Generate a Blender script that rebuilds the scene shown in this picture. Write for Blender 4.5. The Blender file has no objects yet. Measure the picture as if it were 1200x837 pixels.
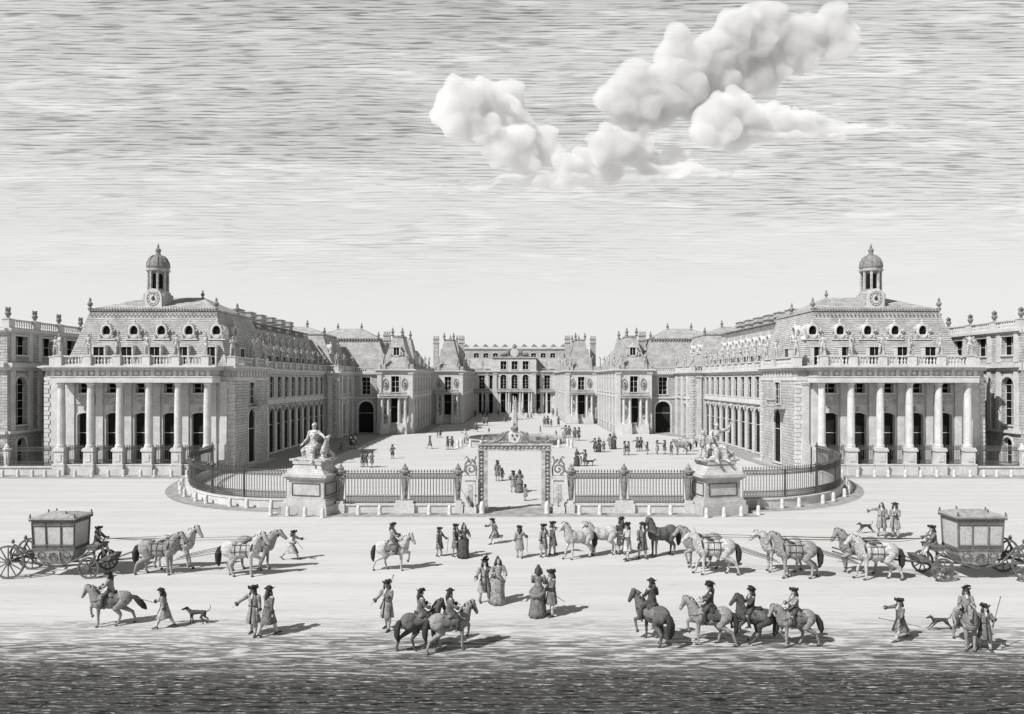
import bpy, math, random
from mathutils import Vector, Matrix
random.seed(7)
sc = bpy.context.scene
COL = sc.collection
F, HC, PX0, HY = 850.0, 9.5, 603.0, 445.0      # focal length in photo pixels, eye height, vanishing point
def W(px, py):                                   # ground point for a photo pixel
    Z = F*HC/(py-HY); return ((px-PX0)*Z/F, Z)
# ---------------------------------------------------------------- camera
cd = bpy.data.cameras.new('camera'); cam = bpy.data.objects.new('camera', cd); COL.objects.link(cam)
cam.location = (0, 0, HC); cam.rotation_euler = (math.radians(90), 0, 0)
cd.sensor_width = 36; cd.lens = F/1200*36
cd.shift_x = -(PX0-600)/1200; cd.shift_y = (HY-418.5)/1200
cd.clip_start = .5; cd.clip_end = 20000
sc.camera = cam
sc.view_settings.view_transform = 'Standard'; sc.view_settings.look = 'None'
sc.view_settings.exposure = 0.25; sc.view_settings.gamma = 1
sc.view_settings.use_curve_mapping = False
sc.cycles.max_bounces = 6; sc.cycles.volume_bounces = 4; sc.cycles.transparent_max_bounces = 12; sc.cycles.diffuse_bounces = 2; sc.cycles.glossy_bounces = 1
# ---------------------------------------------------------------- sun
SUN = Vector((-.78, -.62, 1.0)).normalized()
sl = bpy.data.lights.new('sun', 'SUN'); sl.energy = 5.0; sl.angle = math.radians(.5); sl.color = (1, .985, .96)
so = bpy.data.objects.new('sun', sl); COL.objects.link(so)
so.rotation_euler = SUN.to_track_quat('Z', 'Y').to_euler(); so.location = (-60, -40, 80)
# ---------------------------------------------------------------- node helpers
class NT:
    def __init__(s, tree): s.t = tree; s.n = tree.nodes; s.l = tree.links
    def put(s, sock, v):
        if hasattr(v, 'is_output') or isinstance(v, bpy.types.NodeSocket): s.l.new(v, sock)
        else: sock.default_value = v
    def math(s, op, a, b=0., c=None, clamp=False):
        n = s.n.new('ShaderNodeMath'); n.operation = op; n.use_clamp = clamp
        s.put(n.inputs[0], a); s.put(n.inputs[1], b)
        if c is not None: s.put(n.inputs[2], c)
        return n.outputs[0]
    def ramp(s, v, a, b, lo=0., hi=1.):
        n = s.n.new('ShaderNodeMapRange'); n.interpolation_type = 'SMOOTHSTEP'
        s.put(n.inputs[0], v); s.put(n.inputs[1], a); s.put(n.inputs[2], b); s.put(n.inputs[3], lo); s.put(n.inputs[4], hi)
        return n.outputs[0]
    def comb(s, x, y, z=0.):
        n = s.n.new('ShaderNodeCombineXYZ')
        for i, v in enumerate((x, y, z)): s.put(n.inputs[i], v)
        return n.outputs[0]
    def sep(s, v):
        n = s.n.new('ShaderNodeSeparateXYZ'); s.put(n.inputs[0], v); return n.outputs
    def noise(s, vec, scale=1., detail=3., rough=.55):
        n = s.n.new('ShaderNodeTexNoise'); s.put(n.inputs['Vector'], vec)
        n.inputs['Scale'].default_value = scale; n.inputs['Detail'].default_value = detail; n.inputs['Roughness'].default_value = rough
        return n.outputs[0]
    def mix(s, f, a, b):                          # scalar mix
        return s.math('ADD', s.math('MULTIPLY', a, s.math('SUBTRACT', 1., f)), s.math('MULTIPLY', b, f))
    def obj(s):
        return s.n.new('ShaderNodeTexCoord').outputs['Object']
    def grey(s, v):
        return s.comb(v, s.math('MULTIPLY', v, .995), s.math('MULTIPLY', v, .985))
# ---------------------------------------------------------------- world: desaturated daylight sky with thin streaked high cloud
wd = bpy.data.worlds.new('World'); sc.world = wd; wd.use_nodes = True
N = NT(wd.node_tree); bg = N.n['Background']
sky = N.n.new('ShaderNodeTexSky'); sky.sky_type = 'NISHITA'; sky.sun_disc = False
sky.sun_elevation = math.asin(SUN.z); sky.sun_rotation = math.atan2(SUN.x, SUN.y)
sky.air_density = 1; sky.dust_density = 3; sky.altitude = 100
bw = N.n.new('ShaderNodeRGBToBW'); N.l.new(sky.outputs[0], bw.inputs[0])
g = N.n.new('ShaderNodeTexCoord').outputs['Generated']; gx, gy, gz = N.sep(g)
ay = N.math('MAXIMUM', N.math('ABSOLUTE', gy), .15)
u = N.math('DIVIDE', gx, ay); v = N.math('DIVIDE', gz, ay)
warp = N.noise(N.comb(N.math('MULTIPLY', u, 2.2), N.math('MULTIPLY', v, 5.)), 1., 3.)
v2 = N.math('ADD', v, N.math('MULTIPLY', N.math('SUBTRACT', warp, .5), .014))
big = N.noise(N.comb(N.math('MULTIPLY', u, 1.7), N.math('MULTIPLY', v2, 9.), 3.3), 1., 4., .6)
mid = N.noise(N.comb(N.math('MULTIPLY', u, 7.), N.math('MULTIPLY', v2, 70.), 1.3), 1., 3., .6)
fine = N.noise(N.comb(N.math('MULTIPLY', u, 17.), N.math('MULTIPLY', v2, 470.), 7.1), 1., 2., .6)
lines = N.math('SINE', N.math('MULTIPLY', v2, 2*math.pi*235))
elev = N.ramp(v, .06, .42)                         # the blue deepens upwards, pale at the horizon
leftr = N.ramp(u, .75, -.3, .62, 1.25)
cover = N.math('MULTIPLY', N.ramp(big, .38, .62, .45, 1.), elev)
base = N.math('SUBTRACT', .88, N.math('MULTIPLY', N.math('MULTIPLY', cover, leftr), .20))
st = N.math('MULTIPLY', N.math('MULTIPLY', N.ramp(mid, .50, .66), cover), .05)
st2 = N.math('MULTIPLY', N.math('MULTIPLY', N.ramp(fine, .50, .64), N.ramp(cover, .0, .55)), .36)
wh = N.math('MULTIPLY', N.math('MULTIPLY', N.ramp(mid, .47, .36), N.ramp(cover, .02, .4)), .14)
ln = N.math('MULTIPLY', N.math('MULTIPLY', lines, .065), N.ramp(cover, .0, .45))
tone = N.math('ADD', N.math('ADD', N.math('SUBTRACT', N.math('SUBTRACT', base, st), st2), wh), ln)
# tone is transmitted skylight scaled on the physically based sky
nish = N.math('ADD', N.math('MULTIPLY', N.math('MINIMUM', bw.outputs[0], 12.), .12), 5.6)
zen = N.ramp(gz, .50, .72, 1., .16)                 # the zenith is far deeper than the sky near the horizon
N.l.new(N.grey(N.math('MULTIPLY', N.math('MULTIPLY', nish, zen), N.math('MULTIPLY', tone, 1.32))), bg.inputs[0])
bg.inputs[1].default_value = .1
# ---------------------------------------------------------------- materials
MATS = {}
def mat(name, base, lines=None, var=.18, vscale=1.5, rough=.85, hatch=None, brick=None, metal=0., spec=.3):
    """lines=(spacing, depth) horizontal courses; hatch=(scale, depth) fine streak grain; brick=(w,h,depth)"""
    m = bpy.data.materials.new(name); m.use_nodes = True; T = NT(m.node_tree)
    b = T.n['Principled BSDF']; b.inputs['Roughness'].default_value = rough; b.inputs['Metallic'].default_value = metal
    b.inputs['Specular IOR Level'].default_value = spec
    o = T.obj(); x, y, z = T.sep(o)
    val = T.math('MULTIPLY', base, T.ramp(T.noise(o, vscale, 5., .65), .3, .7, 1-var, 1+var))
    if lines:
        sp, dp = lines
        zz = T.math('ADD', z, T.math('MULTIPLY', T.math('SUBTRACT', T.noise(o, .8, 2.), .5), sp*.3))
        sn = T.math('SINE', T.math('MULTIPLY', zz, 2*math.pi/sp))
        val = T.math('MULTIPLY', val, T.ramp(sn, .35, .95, 1., 1-dp))
    if brick:
        bw_, bh, dp = brick
        n = T.n.new('ShaderNodeTexBrick'); T.put(n.inputs['Vector'], T.comb(T.math('ADD', x, T.math('MULTIPLY', y, .73)), z))
        n.inputs['Scale'].default_value = 1; n.inputs['Brick Width'].default_value = bw_; n.inputs['Row Height'].default_value = bh
        n.inputs['Mortar Size'].default_value = .02; n.inputs['Color1'].default_value = (1, 1, 1, 1)
        n.inputs['Color2'].default_value = (.86, .86, .86, 1); n.inputs['Mortar'].default_value = (1-dp,)*3+(1,)
        val = T.math('MULTIPLY', val, T.sep(n.outputs[0])[0])
    if hatch:
        hs, dp = hatch
        h = T.noise(T.comb(T.math('MULTIPLY', x, hs), T.math('MULTIPLY', y, hs), T.math('MULTIPLY', z, hs*4.5)), 1., 2., .6)
        val = T.math('MULTIPLY', val, T.ramp(h, .40, .62, 1.10, 1-dp))
    T.l.new(T.grey(val), b.inputs['Base Color'])
    bump = T.n.new('ShaderNodeBump'); bump.inputs['Strength'].default_value = .25; bump.inputs['Distance'].default_value = .02
    T.l.new(T.noise(o, vscale*9, 3.), bump.inputs['Height']); T.l.new(bump.outputs[0], b.inputs['Normal'])
    MATS[name] = m; return m
mat('wall_stone', .41, brick=(.9, .30, .75), hatch=(1.2, .12), vscale=.6)
mat('rusticated_stone', .42, brick=(1.2, .42, .8), hatch=(1.4, .2))
mat('pale_stone', .50, hatch=(4., .10), var=.12, vscale=.9)
mat('trim_stone', .40, hatch=(3., .35), vscale=1.2)
mat('pedestal_stone', .42, lines=(.12, .22), hatch=(5., .12), vscale=.8)
mat('statue_stone', .47, hatch=(7., .6), var=.3, vscale=4)
mat('trophy_stone', .22, hatch=(9., .4), var=.3, vscale=4)
mat('slate_roof', .38, lines=(.23, .6), hatch=(1.8, .18), vscale=.7)
mat('lead', .22, hatch=(3., .3))
mat('pane_glass', .012, rough=.6, lines=(.5, .4), spec=.06)
mat('door_or_arch_dark', .022, hatch=(3., .4), spec=.05)
mat('iron', .075, rough=.5, hatch=(9., .3))
mat('paving', .46, brick=(.32, .20, .4), var=.3)
mat('skin', .40, rough=.6, hatch=(30., .25), vscale=12)
mat('eye', .02)
for nm, b_ in (('cloth_black', .03), ('cloth_dark', .075), ('cloth_grey', .16), ('cloth_mid', .27), ('cloth_pale', .48)):
    mat(nm, b_, hatch=(16., .5), var=.35, vscale=5)
mat('wig', .07, hatch=(30., .5), vscale=9)
for nm, b_ in (('coat_dark', .07), ('coat_bay', .12), ('coat_grey', .28), ('coat_white', .46)):
    mat(nm, b_, hatch=(14., .5), var=.2, vscale=2.2)
mat('horse_hair', .035, hatch=(18., .5))
mat('leather', .05, rough=.5)
mat('blanket', .50, hatch=(12., .3))
mat('coach_paint', .30, hatch=(5., .4), vscale=4)
mat('coach_trim', .13, hatch=(9., .4))
mat('coach_roof', .30, hatch=(5., .25), var=.06)
mat('curtain', .46, hatch=(14., .35), var=.08)
mat('wood', .12, hatch=(9., .4))
def M(n): return MATS[n]
# jet of water
m = bpy.data.materials.new('water_jet'); m.use_nodes = True; b = m.node_tree.nodes['Principled BSDF']
b.inputs['Base Color'].default_value = (.85, .85, .85, 1); b.inputs['Roughness'].default_value = .5
T = NT(m.node_tree); mx = T.n.new('ShaderNodeMixShader'); tr = T.n.new('ShaderNodeBsdfTransparent')
T.l.new(T.ramp(T.noise(T.obj(), 5., 4.), .35, .65, .25, .85), mx.inputs[0]); T.l.new(b.outputs[0], mx.inputs[1]); T.l.new(tr.outputs[0], mx.inputs[2])
T.l.new(mx.outputs[0], T.n['Material Output'].inputs[0]); MATS['water_jet'] = m
m = bpy.data.materials.new('pool_water'); m.use_nodes = True; b = m.node_tree.nodes['Principled BSDF']
b.inputs['Base Color'].default_value = (.12, .12, .12, 1); b.inputs['Roughness'].default_value = .12; MATS['pool_water'] = m
# ground: pale trodden earth, raked and rutted across, darker and streaked towards the near edge
m = bpy.data.materials.new('trodden_earth'); m.use_nodes = True; T = NT(m.node_tree); b = T.n['Principled BSDF']
b.inputs['Roughness'].default_value = .95; b.inputs['Specular IOR Level'].default_value = .1
o = T.obj(); x, y, z = T.sep(o)
s1 = T.noise(T.comb(T.math('MULTIPLY', x, .45), T.math('MULTIPLY', y, 4.2)), 1., 3., .6)
s2 = T.noise(T.comb(T.math('MULTIPLY', x, 1.6), T.math('MULTIPLY', y, 13.)), 1., 2., .6)
s3 = T.noise(T.comb(T.math('MULTIPLY', x, .08), T.math('MULTIPLY', y, .9)), 1., 4., .6)
s4 = T.noise(T.comb(T.math('MULTIPLY', x, .9), T.math('MULTIPLY', y, 7.)), 1., 2., .6)
s5 = T.noise(T.comb(T.math('ADD', T.math('MULTIPLY', x, 3.2), T.math('MULTIPLY', y, 2.)), T.math('MULTIPLY', y, 9.)), 1., 2., .7)
yy = T.math('ADD', T.math('ADD', y, T.math('MULTIPLY', T.math('SUBTRACT', s3, .5), 5.)), T.math('MULTIPLY', T.math('SUBTRACT', s1, .5), 4.))
near_dark = T.ramp(yy, 26.4, 22.6)                      # mask of the ground colour darkening towards the near edge
zone = T.ramp(yy, 30., 24.2)
val = T.math('MULTIPLY', .50, T.ramp(s3, .3, .7, .92, 1.05))
val = T.math('MULTIPLY', val, T.ramp(s4, .58, .70, 1., .86))      # fine scrapes and wheel ruts
val = T.math('MULTIPLY', val, T.ramp(s1, .60, .70, 1., .88))
val = T.math('MULTIPLY', val, T.ramp(T.noise(o, 22., 3., .7), .35, .65, .93, 1.04))
val = T.mix(T.math('MULTIPLY', T.ramp(s4, .44, .51), zone), val, .10)
dark = T.math('ADD', .010, T.math('MULTIPLY', T.ramp(s2, .43, .51, 1., .0), .32))
fur = T.math('SINE', T.math('ADD', T.math('MULTIPLY', y, 2*math.pi/.19), T.math('MULTIPLY', s3, 26.)))
dark = T.math('MULTIPLY', dark, T.ramp(fur, -.5, .5, .35, 1.35))      # close lines running across
dark = T.math('MULTIPLY', dark, T.ramp(s5, .42, .52, 1., .16))
dark = T.math('MULTIPLY', dark, T.ramp(yy, 20., 25., .62, 1.15))
val = T.mix(T.math('MULTIPLY', near_dark, T.ramp(s4, .60, .40, .45, 1.)), val, dark)
T.l.new(T.grey(T.math('MAXIMUM', val, .012)), b.inputs['Base Color'])
bump = T.n.new('ShaderNodeBump'); bump.inputs['Strength'].default_value = .35; bump.inputs['Distance'].default_value = .05
T.l.new(T.math('ADD', s1, s2), bump.inputs['Height']); T.l.new(bump.outputs[0], b.inputs['Normal'])
MATS['ground'] = m
# cloud material: a real volume of droplets inside each cloud's closed hull
m = bpy.data.materials.new('cloud_vapour'); m.use_nodes = True; T = NT(m.node_tree); T.n.remove(T.n['Principled BSDF'])
pv = T.n.new('ShaderNodeVolumePrincipled'); pv.inputs['Density'].default_value = .024; pv.inputs['Color'].default_value = (.965, .965, .96, 1); pv.inputs['Anisotropy'].default_value = .1
T.l.new(pv.outputs[0], T.n['Material Output'].inputs['Volume']); MATS['cloud'] = m
m2 = m.copy(); m2.node_tree.nodes['Principled Volume'].inputs['Color'].default_value = (.93, .93, .925, 1); MATS['grey_cloud'] = m2
# ---------------------------------------------------------------- object helpers
def prop(o, label=None, cat=None, group=None, kind=None):
    if label: o['label'] = label
    if cat: o['category'] = cat
    if group: o['group'] = group
    if kind: o['kind'] = kind
    return o
def thing(name, label, cat, loc=(0, 0, 0), rz=0., group=None, scale=1.):
    o = bpy.data.objects.new(name, None); COL.objects.link(o); o.empty_display_size = .3
    o.location = loc; o.rotation_euler = (0, 0, math.radians(rz)); o.scale = (scale,)*3
    return prop(o, label, cat, group)
def link(name, me, material, parent=None, loc=(0, 0, 0), rz=0., label=None):
    o = bpy.data.objects.new(name, me); COL.objects.link(o)
    if material is not None and not me.materials: me.materials.append(M(material) if isinstance(material, str) else material)
    o.location = loc; o.rotation_euler = (0, 0, math.radians(rz)); o.parent = parent
    if label: o['label'] = label
    return o
def kids(o): return [c for c in list(bpy.data.objects) if c.parent == o]
SPLIT = set('column_pedestal quoin pilaster wall_panel balustrade baluster_pier finial bust stone_pier chimney parapet portico_base frontispiece_side clock_hand roof cornice balcony pier_panel fleur_de_lis base_wall railing step carved_ornament architrave frieze end_wall metope'.split())
class MB:
    def __init__(s): s.v = []; s.f = []
    def add(s, vs, fs):
        k = len(s.v); s.v += [tuple(p) for p in vs]; s.f += [tuple(i+k for i in q) for q in fs]; return s
    def box(s, x0, x1, y0, y1, z0, z1):
        return s.add([(x0,y0,z0),(x1,y0,z0),(x1,y1,z0),(x0,y1,z0),(x0,y0,z1),(x1,y0,z1),(x1,y1,z1),(x0,y1,z1)],
                     [(0,3,2,1),(4,5,6,7),(0,1,5,4),(1,2,6,5),(2,3,7,6),(3,0,4,7)])
    def frus(s, r0, z0, r1, z1):               # rect (x0,x1,y0,y1) to rect
        a, b = r0, r1
        return s.add([(a[0],a[2],z0),(a[1],a[2],z0),(a[1],a[3],z0),(a[0],a[3],z0),(b[0],b[2],z1),(b[1],b[2],z1),(b[1],b[3],z1),(b[0],b[3],z1)],
                     [(0,3,2,1),(4,5,6,7),(0,1,5,4),(1,2,6,5),(2,3,7,6),(3,0,4,7)])
    def rings(s, R, cap=True):
        n = len(R[0]); vs = [p for r in R for p in r]; fs = []
        for i in range(len(R)-1):
            for j in range(n):
                k = (j+1) % n; fs.append((i*n+j, i*n+k, (i+1)*n+k, (i+1)*n+j))
        if cap: fs.append(tuple(range(n-1, -1, -1))); fs.append(tuple((len(R)-1)*n+j for j in range(n)))
        return s.add(vs, fs)
    def lathe(s, prof, n=12, c=(0, 0, 0), sx=1., sy=1., ph=0.):
        R = [[(c[0]+max(r, 1e-4)*sx*math.cos(2*math.pi*j/n+ph), c[1]+max(r, 1e-4)*sy*math.sin(2*math.pi*j/n+ph), c[2]+z) for j in range(n)] for r, z in prof]
        return s.rings(R)
    def tube(s, pts, rad, n=6, flat=1.):
        pts = [Vector(p) for p in pts]
        if not hasattr(rad, '__len__'): rad = [rad]*len(pts)
        R = []; up = None
        for i, p in enumerate(pts):
            t = (pts[min(i+1, len(pts)-1)]-pts[max(i-1, 0)]).normalized()
            if up is None: up = Vector((0, 0, 1)) if abs(t.z) < .9 else Vector((0, 1, 0))
            a = t.cross(up)
            if a.length < 1e-5: a = t.cross(Vector((1, 0, .1)))
            a.normalize(); b = a.cross(t).normalized(); up = b
            R.append([p+a*(rad[i]*math.cos(2*math.pi*j/n))+b*(rad[i]*flat*math.sin(2*math.pi*j/n)) for j in range(n)])
        return s.rings(R)
    def cap(s, p0, r0, p1, r1, n=10):          # closed tapered capsule
        p0, p1 = Vector(p0), Vector(p1); d = p1-p0; L = d.length
        if L < 1e-5: d = Vector((0, 0, 1)); p1 = p0+d*1e-3; L = 1e-3
        d = d.normalized(); a = d.orthogonal().normalized(); b = d.cross(a)
        prof = [(-r0, .02*r0), (-.92*r0, .38*r0), (-.7*r0, .7*r0), (-.38*r0, .92*r0), (0, r0), (L, r1), (L+.38*r1, .92*r1), (L+.7*r1, .7*r1), (L+.92*r1, .38*r1), (L+r1, .02*r1)]
        return s.rings([[p0+d*t+a*(r*math.cos(2*math.pi*j/n))+b*(r*math.sin(2*math.pi*j/n)) for j in range(n)] for t, r in prof])
    def ell(s, c, r, n=10, m=7, ax=None):      # ellipsoid; ax = Matrix 3x3
        R = []
        for i in range(m+1):
            a = math.pi*i/m; rr = max(math.sin(a), .02); zz = -math.cos(a)
            ring = []
            for j in range(n):
                q = Vector((r[0]*rr*math.cos(2*math.pi*j/n), r[1]*rr*math.sin(2*math.pi*j/n), r[2]*zz))
                if ax is not None: q = ax @ q
                ring.append(Vector(c)+q)
            R.append(ring)
        return s.rings(R)
    def prism(s, poly, y0, y1):                # polygon in x,z extruded along y
        n = len(poly); vs = [(p[0], y0, p[1]) for p in poly]+[(p[0], y1, p[1]) for p in poly]
        fs = [tuple(range(n)), tuple(range(2*n-1, n-1, -1))]+[(j, j+n, (j+1) % n+n, (j+1) % n) for j in range(n)]
        return s.add(vs, fs)
    def xf(s, mtx, start=0):
        for i in range(start, len(s.v)): s.v[i] = tuple(mtx @ Vector(s.v[i]))
        return s
    def split(s, gap=.14):
        n = len(s.v); p = list(range(n))
        def find(a):
            while p[a] != a: p[a] = p[p[a]]; a = p[a]
            return a
        for f in s.f:
            a = find(f[0])
            for b in f[1:]: p[find(b)] = a
        isl = {}
        for i in range(n): isl.setdefault(find(i), []).append(i)
        box = []
        for k, vs in isl.items():
            q = [s.v[i] for i in vs]; box.append([k, [min(c[j] for c in q)-gap/2 for j in range(3)], [max(c[j] for c in q)+gap/2 for j in range(3)]])
        m = len(box); g = list(range(m))
        def fg(a):
            while g[a] != a: g[a] = g[g[a]]; a = g[a]
            return a
        order = sorted(range(m), key=lambda i: box[i][1][0])
        for ii, i in enumerate(order):
            for j in order[ii+1:]:
                if box[j][1][0] > box[i][2][0]: break
                if all(box[i][1][c] <= box[j][2][c] and box[j][1][c] <= box[i][2][c] for c in (1, 2)): g[fg(i)] = fg(j)
        gid = {box[i][0]: fg(i) for i in range(m)}; out = {}
        mp = {}
        for i in range(n):
            r = out.setdefault(gid[find(i)], MB()); mp[i] = len(r.v); r.v.append(s.v[i])
        for f in s.f: out[gid[find(f[0])]].f.append(tuple(mp[i] for i in f))
        return list(out.values())
    def mesh(s, name='mesh', smooth=False, org=(0, 0, 0)):
        me = bpy.data.meshes.new(name)
        me.from_pydata([(p[0]-org[0], p[1]-org[1], p[2]-org[2]) for p in s.v], [], s.f)
        if smooth:
            me.polygons.foreach_set('use_smooth', [True]*len(me.polygons))
        me.update(); return me
    def part(s, name, material, parent, smooth=False, label=None, org=None):
        org = org if org is not None else (parent.location if parent else (0, 0, 0))
        if name in SPLIT and parent:
            return [link(name, q.mesh(name, smooth, org), material, parent, label=label) for q in s.split()][0]
        return link(name, s.mesh(name, smooth, org), material, parent, label=label)
def sub(name, mb, material, parent, org, smooth=False):      # sub-part: parent sits at identity under its thing
    return [link(name, q.mesh(name, smooth, org), material, parent) for q in (mb.split() if name in SPLIT else [mb])][0]
def recalc(me):
    import bmesh
    bm = bmesh.new(); bm.from_mesh(me); bmesh.ops.recalc_face_normals(bm, faces=bm.faces); bm.to_mesh(me); bm.free()
def remesh(mb, voxel, smooth=2):
    me = mb.mesh('tmp'); recalc(me); o = bpy.data.objects.new('tmp', me); COL.objects.link(o)
    r = o.modifiers.new('r', 'REMESH'); r.mode = 'VOXEL'; r.voxel_size = voxel; r.use_smooth_shade = True
    if smooth:
        q = o.modifiers.new('s', 'SMOOTH'); q.factor = .5; q.iterations = smooth
    dg = bpy.context.evaluated_depsgraph_get()
    out = bpy.data.meshes.new_from_object(o.evaluated_get(dg)); bpy.data.objects.remove(o)
    vs = [tuple(p.co) for p in out.vertices]; fs = [tuple(p.vertices) for p in out.polygons]
    bpy.data.meshes.remove(out)
    res = MB(); res.v = vs; res.f = fs; return res
def R(d): return math.radians(d)
# ================================================================ facades
WIN = {}
def arc_pts(x0, x1, zs, rise, n=8):            # points along an arch from left to right
    cx = (x0+x1)/2; hw = (x1-x0)/2
    return [(cx-hw*math.cos(math.pi*i/n), zs+rise*math.sin(math.pi*i/n)) for i in range(n+1)]
def wall_mesh(w, h, ops, dep=.35, z0=0.):
    """front sheet at y=0 (outward = -y) with real openings and reveals; ops: (xc, z, w, h, kind)"""
    mb = MB()
    xs = sorted({0., w}|{round(o[0]-o[2]/2, 4) for o in ops}|{round(o[0]+o[2]/2, 4) for o in ops})
    zs = sorted({z0, h}|{round(o[1], 4) for o in ops}|{round(o[1]+o[3], 4) for o in ops})
    for i in range(len(xs)-1):
        for j in range(len(zs)-1):
            cx, cz = (xs[i]+xs[i+1])/2, (zs[j]+zs[j+1])/2
            if any(abs(cx-o[0]) < o[2]/2 and o[1] < cz < o[1]+o[3] for o in ops): continue
            mb.add([(xs[i],0,zs[j]),(xs[i+1],0,zs[j]),(xs[i+1],0,zs[j+1]),(xs[i],0,zs[j+1])], [(0,1,2,3)])
    for xc, z, ow, oh, k in ops:
        a, b = xc-ow/2, xc+ow/2; t = z+oh
        if k == 'rect':
            out = [(a, z), (a, t), (b, t), (b, z)]
        else:
            rise = ow/2 if k == 'arch' else ow*.16
            ap = arc_pts(a, b, t-rise, rise); out = [(a, z)]+ap+[(b, z)]
            half = len(ap)//2
            mb.add([(a,0,t)]+[(p[0],0,p[1]) for p in ap[:half+1]], [tuple([0]+list(range(half+1, 0, -1)))])
            mb.add([(b,0,t)]+[(p[0],0,p[1]) for p in ap[half:]], [tuple([0]+list(range(len(ap)-half, 0, -1)))])
        for i in range(len(out)-1):
            p, q = out[i], out[i+1]
            mb.add([(p[0],0,p[1]),(q[0],0,q[1]),(q[0],dep,q[1]),(p[0],dep,p[1])], [(0,1,2,3)])
        mb.add([(a,0,z),(b,0,z),(b,dep,z),(a,dep,z)], [(3,2,1,0)])
    return mb.mesh('wall')
def win_meshes(ow, oh, k, fr, dep, bars):
    key = (round(ow, 3), round(oh, 3), k, fr, dep, bars)
    if key in WIN: return WIN[key]
    s = MB(); p = MB(); a, b = -ow/2, ow/2
    if k == 'rect': inner = [(a, 0), (a, oh), (b, oh), (b, 0)]
    else:
        rise = ow/2 if k == 'arch' else ow*.16
        inner = [(a, 0)]+arc_pts(a, b, oh-rise, rise)+[(b, 0)]
    if fr > 0:
        cz = oh*.5
        outer = []
        for x, z in inner:
            ox = x*(1+2*fr/ow); oz = z if z == 0 else z+fr*(1 if k == 'rect' else max(0., min(1., (z-(oh-(ow/2 if k == 'arch' else ow*.16)))/(ow*.2)+.0)))
            outer.append((ox, oz))
        n = len(inner)
        vs = [(x, -.07, z) for x, z in outer]+[(x, -.07, z) for x, z in inner]+[(x, .0, z) for x, z in outer]+[(x, .0, z) for x, z in inner]
        fs = []
        for i in range(n-1):
            fs += [(i, i+1, n+i+1, n+i), (2*n+i, 2*n+i+1, i+1, i), (n+i, n+i+1, 3*n+i+1, 3*n+i)]
        s.add(vs, fs); s.box(a-fr-.05, b+fr+.05, -.14, .01, -.16, -.003)
    if bars:
        z1 = oh-(.06 if k == 'rect' else ow*.1)
        s.box(-.04, .04, dep-.07, dep-.02, 0, z1)
        nb = max(2, int(oh/.75))
        for i in range(1, nb): s.box(a, b, dep-.065, dep-.025, oh*i/nb-.025, oh*i/nb+.025)
        s.box(a, a+.07, dep-.08, dep-.015, 0, oh*.8); s.box(b-.07, b, dep-.08, dep-.015, 0, oh*.8)
    else:
        s.box(a, b, dep-.05, dep-.02, oh*.62, oh*.62+.06)
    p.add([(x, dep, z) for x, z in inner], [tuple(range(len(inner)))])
    WIN[key] = (s.mesh('window'), p.mesh('pane')); return WIN[key]
def facade(root, x, y, rz, w, h, ops, material='wall_stone', dep=.35, z0=0., fr=.16, bars=True, trim='pale_stone', name='wall'):
    """ops: (xc, z, w, h, kind[, part name[, frame width]])"""
    L = root.location
    o = link(name, wall_mesh(w, h, [q[:5] for q in ops], dep, z0), material, root, (x-L.x, y-L.y, -L.z), rz)
    c, s_ = math.cos(R(rz)), math.sin(R(rz))
    for q in ops:
        nm = q[5] if len(q) > 5 else 'window'; f_ = q[6] if len(q) > 6 else fr
        wm, pm = win_meshes(q[2], q[3], q[4], f_, dep, bars and nm == 'window')
        wo = link(nm, wm, trim, root, (x+c*q[0]-L.x, y+s_*q[0]-L.y, q[1]), rz)
        link('pane' if nm == 'window' else 'door_or_arch_shade', pm, 'pane_glass' if nm == 'window' else 'door_or_arch_dark', wo)
    return o
def fframe(sd, X, Za, Zb):                      # frame of a court-side wall on side sd (-1 left, 1 right)
    return (sd*X, Za, 90.) if sd < 0 else (sd*X, Zb, -90.)
def slab(mb, r, o, z0, z1): mb.box(r[0]-o, r[1]+o, r[2]-o, r[3]+o, z0, z1)
def rect(sd, a, b, y0, y1): return (min(sd*a, sd*b), max(sd*a, sd*b), y0, y1)
def cornice(mb, r, z, dh=.5, o=.45):
    slab(mb, r, o*.35, z, z+dh*.35); slab(mb, r, o*.7, z+dh*.35+.003, z+dh*.6); slab(mb, r, o, z+dh*.6+.003, z+dh)
def modillions(mb, r, z, o, step=.55, s=.16):
    x = r[0]
    while x < r[1]: mb.box(x, x+s, r[2]-o, r[2]-.02, z-s, z-.004); x += step
    for xx, dx in ((r[0], -1), (r[1], 1)):
        y = r[2]+.3
        while y < r[3]:
            a, b = sorted((xx+dx*.02, xx+dx*o)); mb.box(a, b, y, y+s, z-s, z-.004); y += step
BAL_P = [(.09, 0), (.09, .06), (.05, .1), (.10, .28), (.05, .5), (.08, .56), (.08, .62)]
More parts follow.
